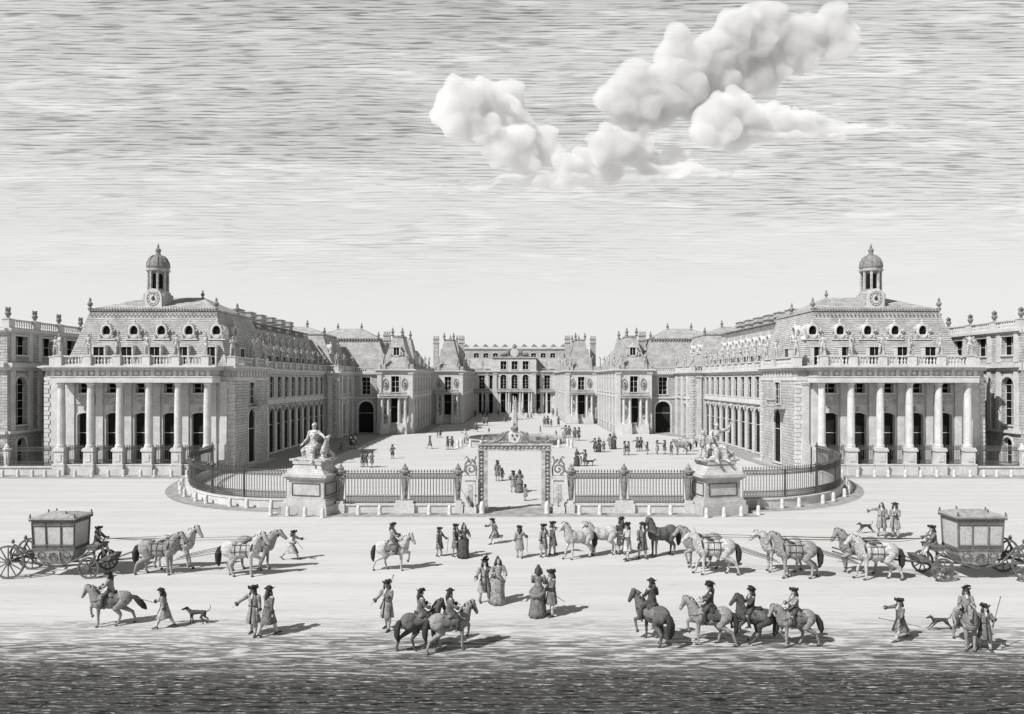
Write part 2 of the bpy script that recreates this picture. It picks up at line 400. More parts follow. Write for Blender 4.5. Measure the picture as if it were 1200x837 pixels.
def balusters(mb, p, q, z, h=.75, step=.32, die=.0, n=5, rw=.16):
    """run of balusters with rails between two plan points"""
    p, q = Vector((p[0], p[1], 0)), Vector((q[0], q[1], 0)); d = q-p; L = d.length; d.normalize(); t = Vector((-d.y, d.x, 0))
    def bar(z0, z1, hw):
        a, b = p+t*hw, p-t*hw; c, e = q-t*hw, q+t*hw
        mb.add([(v_.x, v_.y, z0) for v_ in (a, b, c, e)]+[(v_.x, v_.y, z1) for v_ in (a, b, c, e)],
               [(0,1,2,3),(7,6,5,4),(0,4,5,1),(1,5,6,2),(2,6,7,3),(3,7,4,0)])
    bar(z, z+.14, rw); bar(z+h-.13, z+h, rw+.03)
    k = max(1, int(L/step)); hh = h-.27
    for i in range(k):
        c = p+d*(L*(i+.5)/k)
        mb.lathe([(r*1.15, zz/.62*hh) for r, zz in BAL_P], n, (c.x, c.y, z+.14))
def die_box(mb, x, y, z, h, a=.38):
    mb.box(x-a, x+a, y-a, y+a, z, z+h-.08); mb.box(x-a-.06, x+a+.06, y-a-.06, y+a+.06, z+h-.077, z+h+.02)
def mansard(mb, r, z0, ins, z1, z2=None, ridge=None):
    t = (r[0]+ins[0], r[1]-ins[1], r[2]+ins[2], r[3]-ins[3])
    mb.frus(r, z0, t, z1)
    if z2: 
        k = ridge or min(t[1]-t[0], t[3]-t[2])*.42
        w = t[1]-t[0]; dpt = t[3]-t[2]
        if w > dpt: u_ = (t[0]+k, t[1]-k, (t[2]+t[3])/2-.1, (t[2]+t[3])/2+.1)
        else: u_ = ((t[0]+t[1])/2-.1, (t[0]+t[1])/2+.1, t[2]+k, t[3]-k)
        e = (t[0]-.12, t[1]+.12, t[2]-.12, t[3]+.12)
        mb.box(e[0], e[1], e[2], e[3], z1+.004, z1+.22)
        mb.frus((t[0]-.05, t[1]+.05, t[2]-.05, t[3]+.05), z1+.223, u_, z2)
    return t
def finial_mb(x, y, z, h=1.):
    return MB().lathe([(.16*h, 0), (.2*h, .08*h), (.08*h, .2*h), (.22*h, .42*h), (.2*h, .55*h), (.07*h, .66*h), (.12*h, .78*h), (.03*h, 1*h)], 7, (x, y, z))
DORM = {}
def dormer(root, x, y, z, rz=0., s=1., kind='oculus'):
    """bull's-eye dormer with carved surround, or a square-headed one; front faces -y locally"""
    if kind not in DORM:
        a = MB(); b = MB()
        if kind == 'oculus':
            n = 16; rx, rzz = .40, .52
            def rg(k, yy, add=0.): return [((rx*k+add)*math.cos(2*math.pi*j/n), yy, .75+(rzz*k+add)*math.sin(2*math.pi*j/n)) for j in range(n)]
            a.rings([rg(1.45, 1.6), rg(1.45, .0), rg(1.40, -.12), rg(1.05, -.14), rg(1., -.02), rg(1., .1)], cap=False)
            a.prism([(-.75, .0), (.75, .0), (.62, .3), (.35, .42), (-.35, .42), (-.62, .3)], -.02, 1.2)
            a.box(-.85, .85, -.1, .4, -.12, -.003)
            a.tube([(-.55, -.1, .12), (-.7, -.12, .28), (-.6, -.12, .42), (-.5, -.1, .3)], .09, 5)
            a.tube([(.55, -.1, .12), (.7, -.12, .28), (.6, -.12, .42), (.5, -.1, .3)], .09, 5)
            a.lathe([(.14, 0), (.2, .1), (.08, .2), (.13, .32), (.02, .5)], 7, (0, .1, 1.42))
            a.tube([(-.72, 0, .75), (-.86, 0, 1.0), (-.66, 0, 1.18)], .07, 5); a.tube([(.72, 0, .75), (.86, 0, 1.0), (.66, 0, 1.18)], .07, 5)
            b.add([tuple(p) for p in rg(1., .08)], [tuple(range(n-1, -1, -1))])
        elif kind == 'square':                  # tall window rising from the gutter
            a.box(-.62, -.49, -.05, 2.2, 0, 1.75); a.box(.49, .62, -.05, 2.2, 0, 1.75); a.box(-.68, .68, -.1, 2.2, 1.753, 1.9)
            a.box(-.489, .489, .005, .02, .85, .89); a.box(-.02, .02, .004, .021, 0, 1.75)
            b.add([(-.49, .03, 0), (.49, .03, 0), (.49, .03, 1.75), (-.49, .03, 1.75)], [(0, 1, 2, 3)])
        else:                                   # gabled lucarne
            a.box(-.8, -.5, -.05, 2., 0, 1.5); a.box(.5, .8, -.05, 2., 0, 1.5); a.box(-.499, .499, -.05, 1.5, -.2, .05)
            a.prism([(-1.0, 1.5), (1.0, 1.5), (.85, 1.72), (.3, 1.95), (0, 2.25), (-.3, 1.95), (-.85, 1.72)], -.15, 2.2)
            a.tube([(-1.05, -.05, .1), (-1.2, -.05, .45), (-.85, -.05, 1.0)], .12, 5); a.tube([(1.05, -.05, .1), (1.2, -.05, .45), (.85, -.05, 1.0)], .12, 5)
            a.lathe([(.16, 0), (.2, .12), (.08, .25), (.02, .55)], 7, (0, .1, 2.1)); a.box(-.04, .04, .03, .06, .05, 1.5)
            b.add([(-.5, .1, 0), (.5, .1, 0), (.5, .1, 1.5), (-.5, .1, 1.5)], [(0, 1, 2, 3)])
        DORM[kind] = (a.mesh('dormer'), b.mesh('pane'))
    am, bm_ = DORM[kind]; L = root.location
    d = link('dormer', am, 'pale_stone', root, (x-L.x, y-L.y, z), rz); d.scale = (s, s, s)
    link('pane', bm_, 'pane_glass', d); return d
def quoins(mb, x, y, z0, z1, sx, sy, a=.42, h=.45):
    """alternating corner blocks at a building corner; sx, sy = outward directions"""
    z = z0; i = 0
    while z < z1-.1:
        l = a*(1.25 if i % 2 else .9)
        xa, xb = sorted((x+sx*.07, x-sx*l)); ya, yb = sorted((y+sy*.07, y-sy*l*1.0))
        mb.box(xa, xb, ya, yb, z+.03, min(z+h, z1)-.03); z += h; i += 1
def pilaster(mb, x, y, z0, z1, w=.75, d=.22, base=1.6):
    """facing -y"""
    mb.box(x-w*.62, x+w*.62, y-d-.12, y+.02, z0, z0+base); mb.box(x-w/2, x+w/2, y-d, y+.02, z0+base+.003, z1-.35)
    mb.box(x-w*.6, x+w*.6, y-d-.08, y+.02, z1-.347, z1-.2); mb.box(x-w*.68, x+w*.68, y-d-.14, y+.02, z1-.197, z1)
COLP = [(.56, 0), (.56, .12), (.5, .13), (.53, .22), (.5, .3), (.44, .34), (.45, 2.), (.43, 4.), (.38, 5.9), (.42, 5.95), (.38, 6.02), (.38, 6.15), (.46, 6.25), (.5, 6.3), (.5, 6.42)]
def column(mb, x, y, z0, z1, r=.42, n=14):
    k = (z1-z0)/6.42
    mb.lathe([(p[0]/.45*r, p[1]*k if p[1] > .4 and p[1] < 5.8 else (p[1] if p[1] <= .4 else z1-z0-(6.42-p[1]))) for p in COLP], n, (x, y, z0))
# ---------------------------------------------------------------- roads, ground, paving
def ground():
    mb = MB()
    mb.add([(-6000, -60, 0), (6000, -60, 0), (6000, 9000, 0), (-6000, 9000, 0)], [(0, 1, 2, 3)])
    prop(mb.part('ground', 'ground', None), kind='structure')
    def sheet(name, pts, z=.004):
        m_ = MB().add([(p[0], p[1], z) for p in pts], [tuple(range(len(pts)))])
        prop(m_.part(name, 'paving', None), kind='structure')
    # paved strip along the railings (follows the curve) and below the porticoes
    def curve(off, n=20):
        P = []
        for i in range(n+1):
            t = math.pi/2*i/n*1.06; P.append((17+(13.0+off)*math.sin(t), 72-(18+off)*math.cos(t)))
        return P
    for sd in (-1, 1):
        outer = [(0., 50.2)]+[(12.5, 50.2), (12.5, 49.2), (17.5, 49.2)]+curve(1.9)[1:]+[(33.5, 70.0), (75, 70.0)]
        inner = [(75, 72.2), (30.2, 72.2)]+curve(.1)[::-1]+[(0., 52.4)]
        pts = [(sd*a, b) for a, b in outer+inner]
        mb = MB(); 
        A = [(sd*a, b) for a, b in curve(1.9)]; B = [(sd*a, b) for a, b in curve(.0)]
        for i in range(len(A)-1): mb.add([(A[i][0], A[i][1], .004), (A[i+1][0], A[i+1][1], .004), (B[i+1][0], B[i+1][1], .004), (B[i][0], B[i][1], .004)], [(0, 1, 2, 3)])
        mb.add([(sd*0, 50.2, .004), (sd*17, 50.2, .004), (sd*17, 54, .004), (sd*0, 54, .004)][:4], [(0, 1, 2, 3)])
        mb.add([(sd*31.3, 69.6, .004), (sd*80, 69.6, .004), (sd*80, 73.6, .004), (sd*31.3, 73.6, .004)], [(0, 1, 2, 3)])
        prop(mb.part('pavement', 'paving', None), kind='structure')
    for sd in (-1, 1):
        w = 6.5 if sd < 0 else 1.4
        sheet('pavement', [(sd*28.7, 76), (sd*(28.7-w), 80), (sd*(28.7-w), 119), (sd*(26-w*.8), 126.), (sd*19, 127), (sd*19, 129), (sd*32, 129), (sd*32, 88), (sd*28.7, 88)])
        sheet('pavement', [(sd*17.9, 127), (sd*(17.9-w*.35), 127), (sd*(17.9-w*.35), 154), (sd*11, 155), (sd*(11.2-w*.2), 196), (sd*11.2, 198), (sd*11.2, 158), (sd*17.9, 158)], .008)
ground()
SIDE = {-1: 'left', 1: 'right'}
# ================================================================ corner pavilions with porticoes
def corner_pavilion(sd):
    nm = SIDE[sd]
    FZ = 74.3
    t = thing('palace_pavilion', 'domed clock pavilion with six column portico at the %s side of the forecourt' % nm, 'palace pavilion', (sd*38.5, 80, 0), group='clock pavilions flanking the forecourt')
    r = rect(sd, 28.9, 48.1, FZ, 85)
    # front wall: doors and upper windows behind the portico
    ccx = [45.35-2.92*i for i in range(6)]; bays = [(ccx[i]+ccx[i+1])/2 for i in range(5)]
    def lx(X): return (X-28.9) if sd > 0 else (48.1-X)
    ops = []
    for bx in bays: ops += [(lx(bx), .6, 1.75, 5.5, 'seg', 'doorway', .2), (lx(bx), 8.15, 1.5, .95, 'rect', 'window', .1)]
    facade(t, r[0], FZ, 0, 19.2, 9.4, ops, 'pale_stone', .4)
    mb = MB()
    for bx in bays:
        mb.box(sd*bx-.95, sd*bx+.95, FZ-.1, FZ+.01, 6.95, 7.9); mb.box(sd*bx-.6, sd*bx+.6, FZ-.16, FZ-.103, 7.15, 7.7)
        mb.ell((sd*bx, FZ-.14, 6.5), (.16, .14, .26), 6, 5)
    mb.part('wall_panel', 'trim_stone', t)
    mb = MB()
    for X in ccx[:5]+[30.85, 29.75]: pilaster(mb, sd*X, FZ, 0, 9.3, .70, .2, 2.9)
    mb.part('pilaster', 'pale_stone', t)
    mb = MB(); quoins(mb, sd*28.9, FZ, 0, 9.3, -sd, -1); quoins(mb, sd*48.1, FZ, 0, 9.3, sd, -1); quoins(mb, sd*28.9, 85, 0, 9.3, -sd, 1)
    mb.part('quoin', 'pale_stone', t)
    # court side wall
    x, y, rz = fframe(sd, 28.9, FZ, 85); zc = 6.0 if sd < 0 else 85-FZ-6.0+1.2
    facade(t, x, y, rz, 85-FZ, 9.4, [(zc-.6, .5, 2.0, 5.8, 'arch', 'doorway', .2), (zc-.6, 6.9, 1.6, 2.3, 'rect', 'window', .18)], 'wall_stone', .14)
    x2, y2, rz2 = fframe(-sd, -48.1, FZ, 85)
    facade(t, x2, y2, rz2, 85-FZ, 9.4, [(3, .6, 1.3, 5, 'arch'), (8, .6, 1.3, 5, 'arch')], 'wall_stone')
    MB().add([(r[0], 85, 0), (r[1], 85, 0), (r[1], 85, 9.4), (r[0], 85, 9.4)], [(3, 2, 1, 0)]).part('rear_wall', 'wall_stone', t)
    # balcony on the court side over the side door
    mb = MB(); zb = 75+6.0-.6 if sd < 0 else 85-(13-6.6)
    zb = 80.4 if sd < 0 else 85-6.4
    a, b = sorted((sd*28.88, sd*27.7)); mb.box(a, b, zb-1.3, zb+1.3, 6.35, 6.6)
    balusters(mb, (sd*27.8, zb-1.25), (sd*27.8, zb+1.25), 6.603, .8, .3)
    mb.part('balcony', 'trim_stone', t)
    # portico
    mb = MB()
    for X in ccx:
        for (h0, h1, w_) in ((0, .95, .58), (.953, 1.1, .62), (1.103, 2.35, .48), (2.353, 2.55, .58), (2.553, 2.7, .52)):
            mb.box(sd*X-w_, sd*X+w_, 72.6-w_, 72.6+w_, h0, h1)
        mb.box(sd*X-.26, sd*X+.26, 72.06, 72.117, 1.35, 2.1)
    mb.part('column_pedestal', 'pale_stone', t)
    for X in ccx:
        c = MB(); column(c, sd*X, 72.6, 2.7, 9.2, .37); c.part('column', 'pale_stone', t, smooth=False)
    pr = rect(sd, 30.0, 46.1, 71.95, FZ-.1)
    mb = MB(); slab(mb, pr, 0, 9.203, 9.75)
    slab(mb, pr, .06, 9.753, 9.85); slab(mb, r, .06, 9.403, 9.75)
    mb.part('architrave', 'pale_stone', t)
    mb = MB(); slab(mb, pr, -.06, 9.853, 10.42); slab(mb, r, -.03, 9.753, 10.42)
    fz = mb.part('frieze', 'trim_stone', t)
    mb = MB(); x = pr[0]+.3; i = 0
    while x < pr[1]-.2:
        if i % 2: mb.lathe([(.2, 0), (.2, .07), (.05, .09)], 8, (0, 0, 0)); mb.xf(Matrix.Translation((x, 72.0, 10.13)) @ Matrix.Rotation(R(90), 4, 'X'), len(mb.v)-24)
        else: mb.box(x-.17, x+.17, 71.93, 72.012, 9.87, 10.4)
        x += .55; i += 1
    y = 75.8; i = 0
    while y < 84.7:
        a, b = sorted((sd*28.94, sd*28.83)); mb.box(a, b, y-.17, y+.17, 9.8, 10.4); y += .9
    sub('metope', mb, 'pale_stone', fz, t.location)
    mb = MB(); cornice(mb, pr, 10.423, .47, .55); cornice(mb, r, 10.424, .46, .5)
    modillions(mb, pr, 10.70, .42); modillions(mb, r, 10.70, .4)
    mb.part('cornice', 'pale_stone', t)
    # balustrade: over the portico, then along the court side
    mb = MB(); z = 10.9; dz = 1.0
    for i in range(5): balusters(mb, (sd*(ccx[i]-.45), 72.3), (sd*(ccx[i+1]+.45), 72.3), z, dz, .3)
    balusters(mb, (sd*(ccx[5]-.45), 72.3), (sd*30.2, 72.3), z, dz, .3)
    balusters(mb, (sd*29.2, 75.9), (sd*29.2, 80.8), z, dz, .3); balusters(mb, (sd*29.2, 81.8), (sd*29.2, 84.3), z, dz, .3)
    balusters(mb, (sd*47.8, 75.9), (sd*47.8, 84.3), z, dz, .4); balusters(mb, (sd*46.4, 75.3), (sd*47.4, 75.3), z, dz, .3)
    bl = mb.part('balustrade', 'pale_stone', t)
    mb = MB()
    for X in ccx: die_box(mb, sd*X, 72.3, z, dz)
    for X, Y in ((29.3, 75.4), (29.3, 81.3), (47.7, 75.4), (29.3, 84.6)): die_box(mb, sd*X, Y, z, dz, .42)
    mb.part('baluster_pier', 'pale_stone', t)
    # roof
    mb = MB(); rr = rect(sd, 30.2, 47.2, 76.2, 90)
    ins = (1.5, 1.9, 1.9, 1.5) if sd < 0 else (1.9, 1.5, 1.9, 1.5)
    tp = mansard(mb, rr, 10.95, ins, 16.85, 18.9, 3.6)
    rf = mb.part('roof', 'slate_roof', t)
    mb = MB(); x = tp[0]
    while x < tp[1]: mb.box(x, x+.1, tp[2]-.2, tp[2]-.12, 16.9, 17.2); x += .3
    
    x = tp[0]
    while x < tp[1]: mb.ell((x+.2, tp[2]-.3, 16.5), (.12, .06, .11), 5, 4); x += .42
    sub('cresting', mb, 'lead', rf, t.location)
    mb = MB()
    for X in (tp[0]+3.7, tp[1]-3.7): mb.v, mb.f = mb.v, mb.f; f_ = finial_mb(X, (tp[2]+tp[3])/2, 18.8, 1.); mb.add(f_.v, f_.f)
    for X in (tp[0], tp[1]): f_ = finial_mb(X, tp[2], 17.05, 1.3); mb.add(f_.v, f_.f)
    f_ = finial_mb(tp[0] if sd > 0 else tp[1], 84, 17.05, 1.3); mb.add(f_.v, f_.f)
    sub('finial', mb, 'lead', rf, t.location)
    slope = 1.9/5.9
    for i, bx in enumerate(bays):
        X = sd*(bx-.35+.0*i); Xo = sd*(bx-.2)
        dormer(t, Xo, 76.2+slope*.2-.05, 10.97, 0, 1.12, 'square')
        dormer(t, Xo+(.35 if sd < 0 else -.35), 76.2+slope*3.0-.1, 13.85, 0, 1.08)
    xx = sd*(30.2)
    for k, Y in enumerate((80.6,)):
        dormer(t, sd*30.25, Y, 10.97, 90 if sd < 0 else -90, 1.1, 'square'); dormer(t, sd*31.1, Y, 13.9, 90 if sd < 0 else -90, 1.1)
    # cupola with clock
    cx, cy = sd*39.4, 80.2
    mb = MB(); mb.box(cx-1.35, cx+1.35, cy-1.15, cy+1.35, 16.9, 18.9); mb.lathe([(1.5, 0), (1.5, .25), (1.3, .28), (1.3, .4)], 8, (cx, cy, 18.9), ph=R(22.5))
    for k in range(8):
        a = R(22.5+45*k); mb.lathe([(.2, 0), (.17, .2), (.17, 2.0), (.22, 2.2)], 6, (cx+1.16*math.cos(a), cy+1.16*math.sin(a), 19.3))
        a = R(45*k); 
    mb.lathe([(1.2, 0), (1.45, .1), (1.5, .3), (1.3, .33), (1.3, .45)], 16, (cx, cy, 21.35))
    mb.lathe([(.95, 0), (.95, 2.1)], 8, (cx, cy, 19.3), ph=R(22.5))
    cu = mb.part('cupola', 'trim_stone', t)
    mb = MB()
    for k in range(8):
        a = R(45*k); q = MB(); q.prism([(-.24, 0)]+arc_pts(-.24, .24, 1.4, .24, 6)+[(.24, 0)], -.03, .03)
        q.xf(Matrix.Translation((cx, cy, 19.5)) @ Matrix.Rotation(a, 4, 'Z') @ Matrix.Translation((0, -.9, 0))); mb.add(q.v, q.f)
    sub('opening', mb, 'pane_glass', cu, t.location)
    mb = MB(); mb.lathe([(1.38, 0), (1.42, .15), (1.32, .6), (1.05, 1.05), (.62, 1.38), (.3, 1.5), (.34, 1.6), (.25, 1.7), (.36, 1.95), (.3, 2.15), (.08, 2.25), (.16, 2.4), (.03, 2.75)], 16, (cx, cy, 21.8))
    for k in range(8):
        a = R(22.5+45*k); mb.tube([(cx+rr_*math.cos(a), cy+rr_*math.sin(a), 21.8+zz) for rr_, zz in ((1.42, .1), (1.35, .6), (1.08, 1.07), (.64, 1.4))], .06, 4)
    sub('dome', mb, 'lead', cu, t.location)
    mb = MB(); n = 20
    mb.prism([(cx-1.1, 17.3), (cx+1.1, 17.3), (cx+1.1, 18.5)]+[(cx+1.1*math.cos(math.pi*i/8), 18.5+.95*math.sin(math.pi*i/8)) for i in range(1, 8)]+[(cx-1.1, 18.5)], cy-1.35, cy-1.15)
    cf = mb.part('clock', 'pale_stone', t)
    mb = MB()
    for ra, rb in ((.82, .76), (.58, .54), (.24, .0)):
        q = []
        for i in range(24):
            a = 2*math.pi*i/24; q.append((math.cos(a), math.sin(a)))
        vs = [(cx+ra*c_, cy-1.38, 18.35+ra*s_) for c_, s_ in q]+[(cx+max(rb, .001)*c_, cy-1.38, 18.35+max(rb, .001)*s_) for c_, s_ in q]
        mb.add(vs, [(i, (i+1) % 24, 24+(i+1) % 24, 24+i) for i in range(24)])
    for i in range(12):
        a = 2*math.pi*i/12; c_, s_ = math.cos(a), math.sin(a)
        mb.add([(cx+.6*c_-.025*s_, cy-1.381, 18.35+.6*s_+.025*c_), (cx+.6*c_+.025*s_, cy-1.381, 18.35+.6*s_-.025*c_), (cx+.74*c_+.025*s_, cy-1.381, 18.35+.74*s_-.025*c_), (cx+.74*c_-.025*s_, cy-1.381, 18.35+.74*s_+.025*c_)], [(0, 1, 2, 3)])
    sub('dial_markings', mb, 'iron', cf, t.location)
    mb = MB(); mb.tube([(cx, cy-1.41, 18.35), (cx+.12, cy-1.41, 18.85)], .03, 4); mb.tube([(cx, cy-1.41, 18.35), (cx+.3, cy-1.41, 18.2)], .04, 4)
    sub('clock_hand', mb, 'iron', cf, t.location)
    for o_ in [c for c in kids(t) if c.name.split('.')[0] in ('cupola', 'clock')]:
        for q_ in [o_]+kids(o_):
            for v_ in q_.data.vertices:
                v_.co.x = (v_.co.x-(cx-t.location.x))*.84+(cx-t.location.x); v_.co.y = (v_.co.y-(cy-t.location.y))*.84+(cy-t.location.y)
    return t, ccx
# ================================================================ arcaded wings
def wing(sd):
    nm = SIDE[sd]
    t = thing('palace_wing', 'long arcaded wing with chimney row, %s, court face %s' % (nm, 'in shade' if sd < 0 else 'in sunlight'), 'palace wing', (sd*37, 103, 0), group='arcaded wings along the court')
    X = 31.; x, y, rz = fframe(sd, X, 85.1, 118); bay = 3.0
    ops = []
    for i in range(9):
        zc = 91+bay*(i+.5); l = zc-85.1 if sd < 0 else 118-zc
        ops += [(l, .25, 2.0, 5.6, 'arch', 'archway', .12), (l, 7.2, 1.7, 2.7, 'rect', 'window', .12)]  # near-black sheet in each arch paints the dark inside of the open arcade
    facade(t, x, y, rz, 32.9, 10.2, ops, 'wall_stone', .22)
    mb = MB()
    for i in range(10):
        zc = 91+bay*i
        for (o_, w_, z0, z1) in ((.10, .3, 0, 3.7), (.16, .34, 3.703, 3.9), (.08, .2, 3.903, 6.3), (.08, .14, 7.0, 10.0)):
            a, b = sorted((sd*(X+.02), sd*(X-o_))); mb.box(a, b, zc-w_, zc+w_, z0, z1)
    a, b = sorted((sd*(X+.02), sd*(X-.28))); mb.box(a, b, 85.2, 117.9, 6.35, 6.6)
    a, b = sorted((sd*(X+.02), sd*(X-.14))); mb.box(a, b, 85.2, 117.9, 6.603, 6.98)
    mb.part('pilaster', 'pale_stone', t)
    mb = MB()
    for i in range(9):                         # busts on brackets between arches
        for zc in (91+bay*i,):
            mb.ell((sd*(X-.25), zc, 5.75), (.2, .22, .4), 6, 5)
    mb.part('bust', 'statue_stone', t)
    r = rect(sd, X, 44, 88.05, 119.5)
    MB().add([(sd*44, 88, 0), (sd*44, 119, 0), (sd*44, 119, 10.4), (sd*44, 88, 10.4)], [(0, 1, 2, 3)]).part('rear_wall', 'wall_stone', t)
    mb = MB(); cornice(mb, (r[0], r[1], 85.7, 117.5), 10.2, .62, .5); mb.part('cornice', 'pale_stone', t)
    mb = MB()
    for i in range(-2, 9): balusters(mb, (sd*31.2, 91+bay*i+.35), (sd*31.2, 91+bay*(i+1)-.35), 10.83, 1., .33)
    bl = mb.part('balustrade', 'pale_stone', t)
    mb = MB()
    for i in range(0, 10): die_box(mb, sd*31.2, 91+bay*i, 10.83, 1., .33)
    mb.part('baluster_pier', 'pale_stone', t)
    mb = MB(); rr = rect(sd, 32.2, 43.5, 86, 121); ins = (1.6, 2.3, 0, 0) if sd < 0 else (2.3, 1.6, 0, 0)
    tp = mansard(mb, rr, 10.85, ins, 16.7)
    mb.frus((tp[0]-.1, tp[1]+.1, 86, 121), 16.704, (sd*38-1, sd*38+1, 86, 121), 17.6)
    rf = mb.part('roof', 'slate_roof', t)
    mb = MB(); y = 91.
    while y < 118: mb.box(*sorted((sd*34.35, sd*34.2)), y, y+.2, 16.3, 16.95); y += .5
    mb.box(*sorted((sd*34.36, sd*34.1)), 88.3, 119.8, 16.95, 17.1)
    sub('cresting', mb, 'lead', rf, t.location)
    for i in range(6):
        Y = 94+4.2*i; mb = MB(); X_ = sd*36.2
        mb.box(X_-.75, X_+.75, Y-.95, Y+.95, 16.5, 17.9); mb.box(X_-.88, X_+.88, Y-1.08, Y+1.08, 17.0, 17.15); mb.box(X_-.95, X_+.95, Y-1.15, Y+1.15, 17.903, 18.1)
        mb.box(X_-.8, X_+.8, Y-1, Y+1, 18.103, 18.5); mb.box(X_-.92, X_+.92, Y-1.1, Y+1.1, 18.503, 18.62)
        mb.part('chimney', 'trim_stone', t)
    d = 90 if sd < 0 else -90; sl = 2.3/5.85
    for i in range(9):
        Y = 91+bay*(i+.5)
        dormer(t, sd*(32.2+sl*.1), Y, 10.87, d, 1.02, 'square'); dormer(t, sd*(32.2+sl*3.1), Y, 13.95, d, 1.)
# ================================================================ end pavilion and gateway range beyond the wing
def end_range(sd):
    nm = SIDE[sd]
    t = thing('gateway_block', 'mansard roofed block with arched carriage gate between the %s wing and inner court' % nm, 'palace block', (sd*27, 129, 0), group='gateway blocks at the wing ends')
    ws = 'wall_stone'
    facade(t, sd*28.6 if sd > 0 else -31.4, 117.9, 0, 2.8, 10.2, [], 'rusticated_stone')
    mb = MB(); quoins(mb, sd*28.6, 117.9, 0, 10.1, -sd, -1, .5); pilaster(mb, sd*30.0, 117.9, 0, 10.1, .7, .2); mb.part('quoin', 'pale_stone', t)
    x, y, rz = fframe(sd, 28.6, 117.9, 129)
    def l(Z): return Z-117.9 if sd < 0 else 129-Z
    facade(t, x, y, rz, 11.1, 10.2, [(l(121.5), .4, 1.4, 5.2, 'arch', 'doorway'), (l(121.5), 7.2, 1.2, 2.5, 'rect'), (l(126), 7.2, 1.2, 2.5, 'rect')], ws)
    mb = MB()
    for Z in (119.6, 123.5, 127.8): a, b = sorted((sd*28.62, sd*28.35)); mb.box(a, b, Z-.35, Z+.35, 0, 10.1)
    a, b = sorted((sd*28.62, sd*28.4)); mb.box(a, b, 118.2, 128.9, 6.3, 6.6); mb.part('pilaster', 'pale_stone', t)
    xa = 24.2 if sd > 0 else -28.6
    facade(t, xa, 129, 0, 4.4, 10.2, [(2.2, .05, 2.7, 5.6, 'arch', 'gateway', .3), (2.2, 6.9, 1.5, 3.0, 'rect', 'window', .22)], ws, .5)
    mb = MB(); mb.box(xa, xa+4.4, 128.85, 129.02, 6.15, 6.4)
    mb.part('string_course', 'pale_stone', t)
    r = (min(sd*24.2, sd*28.6)-.0, max(sd*24.2, sd*28.6), 129.05, 131)
    mb = MB(); cornice(mb, rect(sd, 28.6, 31.4, 118, 129), 10.2, .62, .45); mb.part('cornice', 'pale_stone', t)
    mb = MB(); mb.box(xa, xa+4.4, 128.6, 129.3, 10.45, 10.82); mb.box(xa, xa+4.4, 128.8, 129.2, 10.2, 10.447); mb.part('cornice', 'pale_stone', t)
    mb = MB(); balusters(mb, (sd*28.9, 118.7), (sd*28.9, 123), 10.83, 1., .36); balusters(mb, (sd*28.9, 123.8), (sd*28.9, 128.6), 10.83, 1., .36)
    balusters(mb, (sd*28.9, 118.3), (sd*31.3, 118.3), 10.83, 1., .36); balusters(mb, (sd*24.3, 129.), (sd*28.3, 129.), 10.83, .9, .36)
    bl = mb.part('balustrade', 'pale_stone', t)
    mb = MB()
    for X, Y in ((29., 118.3), (29., 123.4), (28.8, 128.9), (31., 118.3)): die_box(mb, sd*X, Y, 10.83, 1., .35)
    mb.part('baluster_pier', 'pale_stone', t)
    mb = MB(); rr = rect(sd, 29.6, 44, 119.3, 133); mansard(mb, rr, 10.85, (2.2, 2.6, 2.4, 2) if sd < 0 else (2.6, 2.2, 2.4, 2), 17.0, 18.7)
    rr = rect(sd, 22.5, 40, 130.2, 146); tp = mansard(mb, rr, 10.8, (2.2, 2.4, 2.6, 2) if sd < 0 else (2.4, 2.2, 2.6, 2), 16.8, 19.2, 4.2)
    rf = mb.part('roof', 'slate_roof', t)
    mb = MB(); x = tp[0]
    while x < tp[1]: mb.box(x, x+.2, tp[2]-.3, tp[2]-.15, 16.4, 17.1); x += .5
    for X, Y, z in ((tp[0], tp[2], 17), (tp[1], tp[2], 17), (tp[0]+4.2, 138, 19.0), (tp[1]-4.2, 138, 19.0), (sd*31.9, 121.7, 17), (sd*36, 126, 18.6)):
        f_ = finial_mb(X, Y, z, 1.3); mb.add(f_.v, f_.f)
    sub('finial', mb, 'lead', rf, t.location)
    d = 90 if sd < 0 else -90
    for Y in (121.5, 126): dormer(t, sd*30.7, Y, 13.9, d, 1.0)
